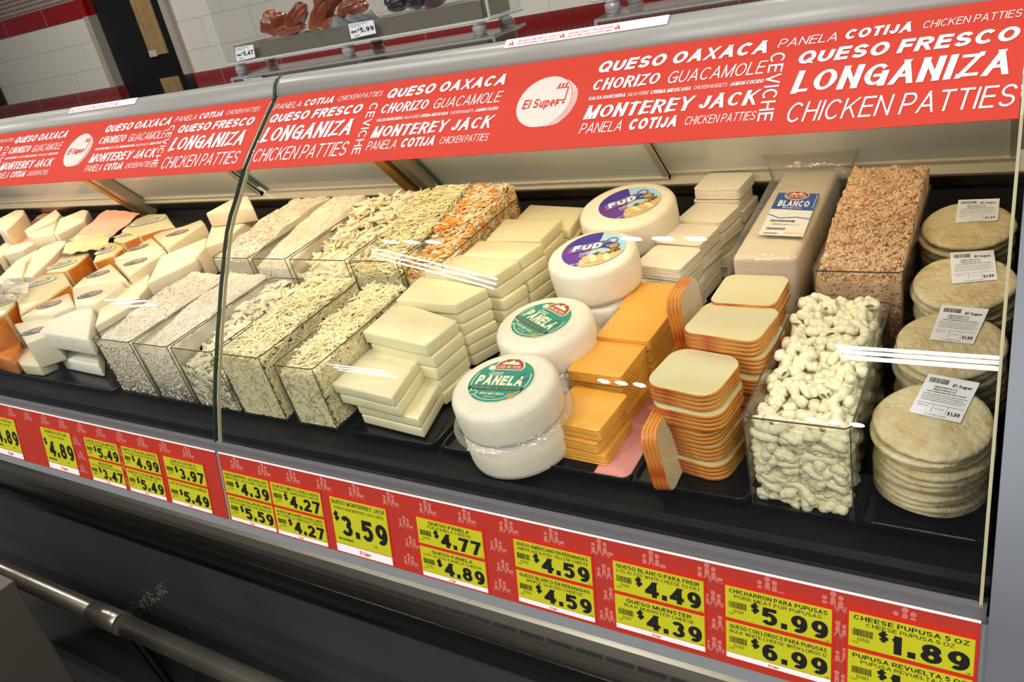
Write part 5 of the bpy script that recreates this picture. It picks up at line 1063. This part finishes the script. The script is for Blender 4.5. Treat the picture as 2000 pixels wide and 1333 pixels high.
# steel-clad cabinet in the corner
cab = thing('steel_cabinet', 'plain brownish steel cabinet side in front of the rail at the bottom left', 'cabinet', (-1.9, 0.0, 0))
b = MB(); b.box(-2.4, -1.468, -.6, .40, .06, Z(-.80), mat('cabinet_steel', '#544E47', .42, .3, bump=(30, .05))); b.build('body', cab, bevel=.004)
b = MB(); b.box(-2.38, -1.49, -.58, .38, 0, .06, black_mat); b.build('plinth', cab)

# clear acrylic case of candied fruit on the ledge
def acrylic(label, x0, x1, feet, hgt, y0=1.33, y1=1.45):
    z0 = Z(-.0945); t = thing('acrylic_case', label, 'acrylic case', ((x0 + x1) / 2, y0, Z(-.113))); k = .005
    for nm, a in (('front_panel', (x0, x1, y0, y0 + k, z0, z0 + hgt)), ('base_panel', (x0, x1, y0 + k, y1 - k, z0, z0 + k)), ('back_panel', (x0, x1, y1 - k, y1, z0, z0 + hgt)), ('side_panel', (x0, x0 + k, y0 + k, y1 - k, z0 + k, z0 + hgt)), ('side_panel', (x1 - k, x1, y0 + k, y1 - k, z0 + k, z0 + hgt))):
        b = MB(); b.box(*a, acryl); b.build(nm, t)
    b = MB()
    for x in (x0, x1): b.tube([(x, y0, z0), (x, y0, z0 + hgt)], .0028, acryl_e, 6); b.tube([(x, y0, z0), (x, y1, z0)], .0028, acryl_e, 6)
    b.tube([(x0, y0, z0), (x1, y0, z0)], .0028, acryl_e, 6); b.build('glued_edge', t)
    for x in feet:
        for y in (y0 + .012, y1 - .012):
            b = MB(); b.lathe([(.001, -.016), (.013, -.016), (.014, -.010), (.010, -.008), (.0135, -.005), (.014, 0), (.001, 0)], acryl_e, 20, fn=lambda u, v, w, x=x, y=y: (x + u, y + v, z0 + w)); b.build('foot', t, smooth=False)
    return t
ac = acrylic('clear acrylic case of candied fruit standing on the steel ledge', -1.605, -.865, (-1.575, -1.235, -.90), .40)
acrylic('second clear acrylic case on the steel ledge, only its feet and base in the photo', -.655, .25, (-.625, -.2, .2), .40)
for (q, price, l1) in ((((459, 93), (494, 87), (499, 112), (463, 120)), '5.47', 'CALABAZA CRISTALIZADA'), (((680, 47), (729, 39), (735, 65), (686, 76)), '5.99', 'HIGO CRISTALIZADO')):
    Q = [on_Y(px, py, 1.3285) - ac.location for px, py in q]; s = Sheet(quadmap(*Q, (0, -1, 0)), .0003); s.rect(0, 0, 1, 1, paper, 1)
    s.text(l1, .05, .75, .14, .07, black_ink, 0, 0, 2); s.text('CANDIED FRUIT', .05, .5, .26, .06, black_ink, 0, 0, 2); s.text(price, .42, .95, .72, .34, black_ink, .03, 0, 2); s.text('$', .33, .39, .58, .18, black_ink, .02, 0, 2)
    barcode(s, .06, .5, .3, .66, black_ink, 2, 14); s.text('DSD', .16, .36, .92, .11, black_ink, 0, 0, 2); o = s.mb.build('price_label', None, recalc=False); o.parent = ac
tr = thing('fruit_tray', 'smoky clear tray inside the acrylic case under the candied fruit', 'tray', (-1.2, 1.38, Z(-.09))); gm = clear('smoky_tray', (.72, .68, .62), .06, .05, .35, (.42, .38, .33))
b = MB(); b.box(-1.575, -.885, 1.340, 1.344, Z(-.090), Z(-.058), gm); b.box(-1.575, -.885, 1.436, 1.440, Z(-.090), Z(-.058), gm); b.box(-1.575, -1.571, 1.344, 1.436, Z(-.090), Z(-.058), gm); b.box(-.889, -.885, 1.344, 1.436, Z(-.090), Z(-.058), gm); b.box(-1.575, -.885, 1.34, 1.44, Z(-.0915), Z(-.090), gm); b.build('body', tr)
t = thing('paper_liner', 'white crinkled paper liner under the candied fruit', 'paper', (-1.2, 1.39, Z(-.06))); b = MB(); vs = []; fs = []; n = 60
for i in range(n + 1):
    x = -1.545 + .64 * i / n
    vs += [(x, 1.3455, Z(-.060) + (.010 if 18 < i < 40 else .001) * R() + (.012 if 26 < i < 38 else 0)), (x, 1.365, Z(-.063)), (x, 1.435, Z(-.062))]
    if i: a = 3 * i; fs += [(a - 3, a, a + 1, a - 2), (a - 2, a + 1, a + 2, a - 1)]
b.add(vs, fs, white_paper); b.build('sheet', t, recalc=False)
candy = mat('candied_orange', '#A8521C', .22, coat=.5, sss=.25, noise=(22, '#6E2C12', .35, .7), bump=(70, .4)); prune = mat('candied_dark', '#1E1412', .3, coat=.4, bump=(60, .5)); plum = mat('candied_plum', '#4A2226', .3, coat=.4, bump=(60, .5))
def lump(name, label, px, py, y, rx, ry_, rz_, ang, m, sd, group):
    c = on_Y(px, py, y); rr = random.Random(sd); ph = [rr.uniform(0, 6) for _ in range(6)]
    bm = bmesh.new(); bmesh.ops.create_icosphere(bm, subdivisions=4, radius=1)
    for v in bm.verts:
        p = v.co.copy(); k = 1 + .16 * math.sin(2.2 * p.x + ph[0]) * math.cos(2.6 * p.z + ph[1]) + .07 * math.sin(6 * p.x + ph[2]) * math.sin(5 * p.y + ph[3]) + .04 * math.sin(11 * p.z + ph[4]); sq = 1 / max(abs(p.x), abs(p.y), abs(p.z)) ** .35
        v.co = Vector((p.x * rx, p.y * ry_, p.z * rz_)) * k * sq
    me = bpy.data.meshes.new(name); bm.to_mesh(me); bm.free(); me.materials.append(m); me.polygons.foreach_set('use_smooth', [True] * len(me.polygons))
    o = bpy.data.objects.new(name, me); COL.objects.link(o); o.location = c; o.rotation_euler = (0, -ang, 0); tag(o, label, 'candied fruit', group)
GF = 'candied fruit in the acrylic case'
for i, (px, py, rx, rz_, an, m, lab) in enumerate(((535, 44, .026, .030, -.5, candy, 'blocky amber candied fruit piece nearest the 5.47 label'), (578, 42, .050, .016, .62, candy, 'long amber candied fruit piece leaning on the blocky one'), (566, 58, .040, .013, .1, candy, 'flat amber candied fruit piece lowest on the paper liner'), (628, 30, .052, .018, .6, candy, 'long frosted candied fruit piece in the middle of the case'), (655, 44, .036, .016, .15, candy, 'dark red candied fruit piece behind the 5.99 label'), (690, 15, .036, .018, .2, candy, 'orange candied fruit piece beside the black dried fruit'), (642, 2, .04, .02, .3, candy, 'amber candied fruit piece topping the heap'),
                                        (775, 4, .026, .018, .1, prune, 'black dried fruit beside the orange candied pieces'), (815, -2, .024, .018, .2, prune, 'black dried fruit next to the purple one'), (850, -4, .024, .017, 0, plum, 'dark purple dried fruit near the right end of the case'))):
    lump('candied_fruit', lab, px, py, 1.392, rx, .022, rz_, an, m, i + 20, GF)
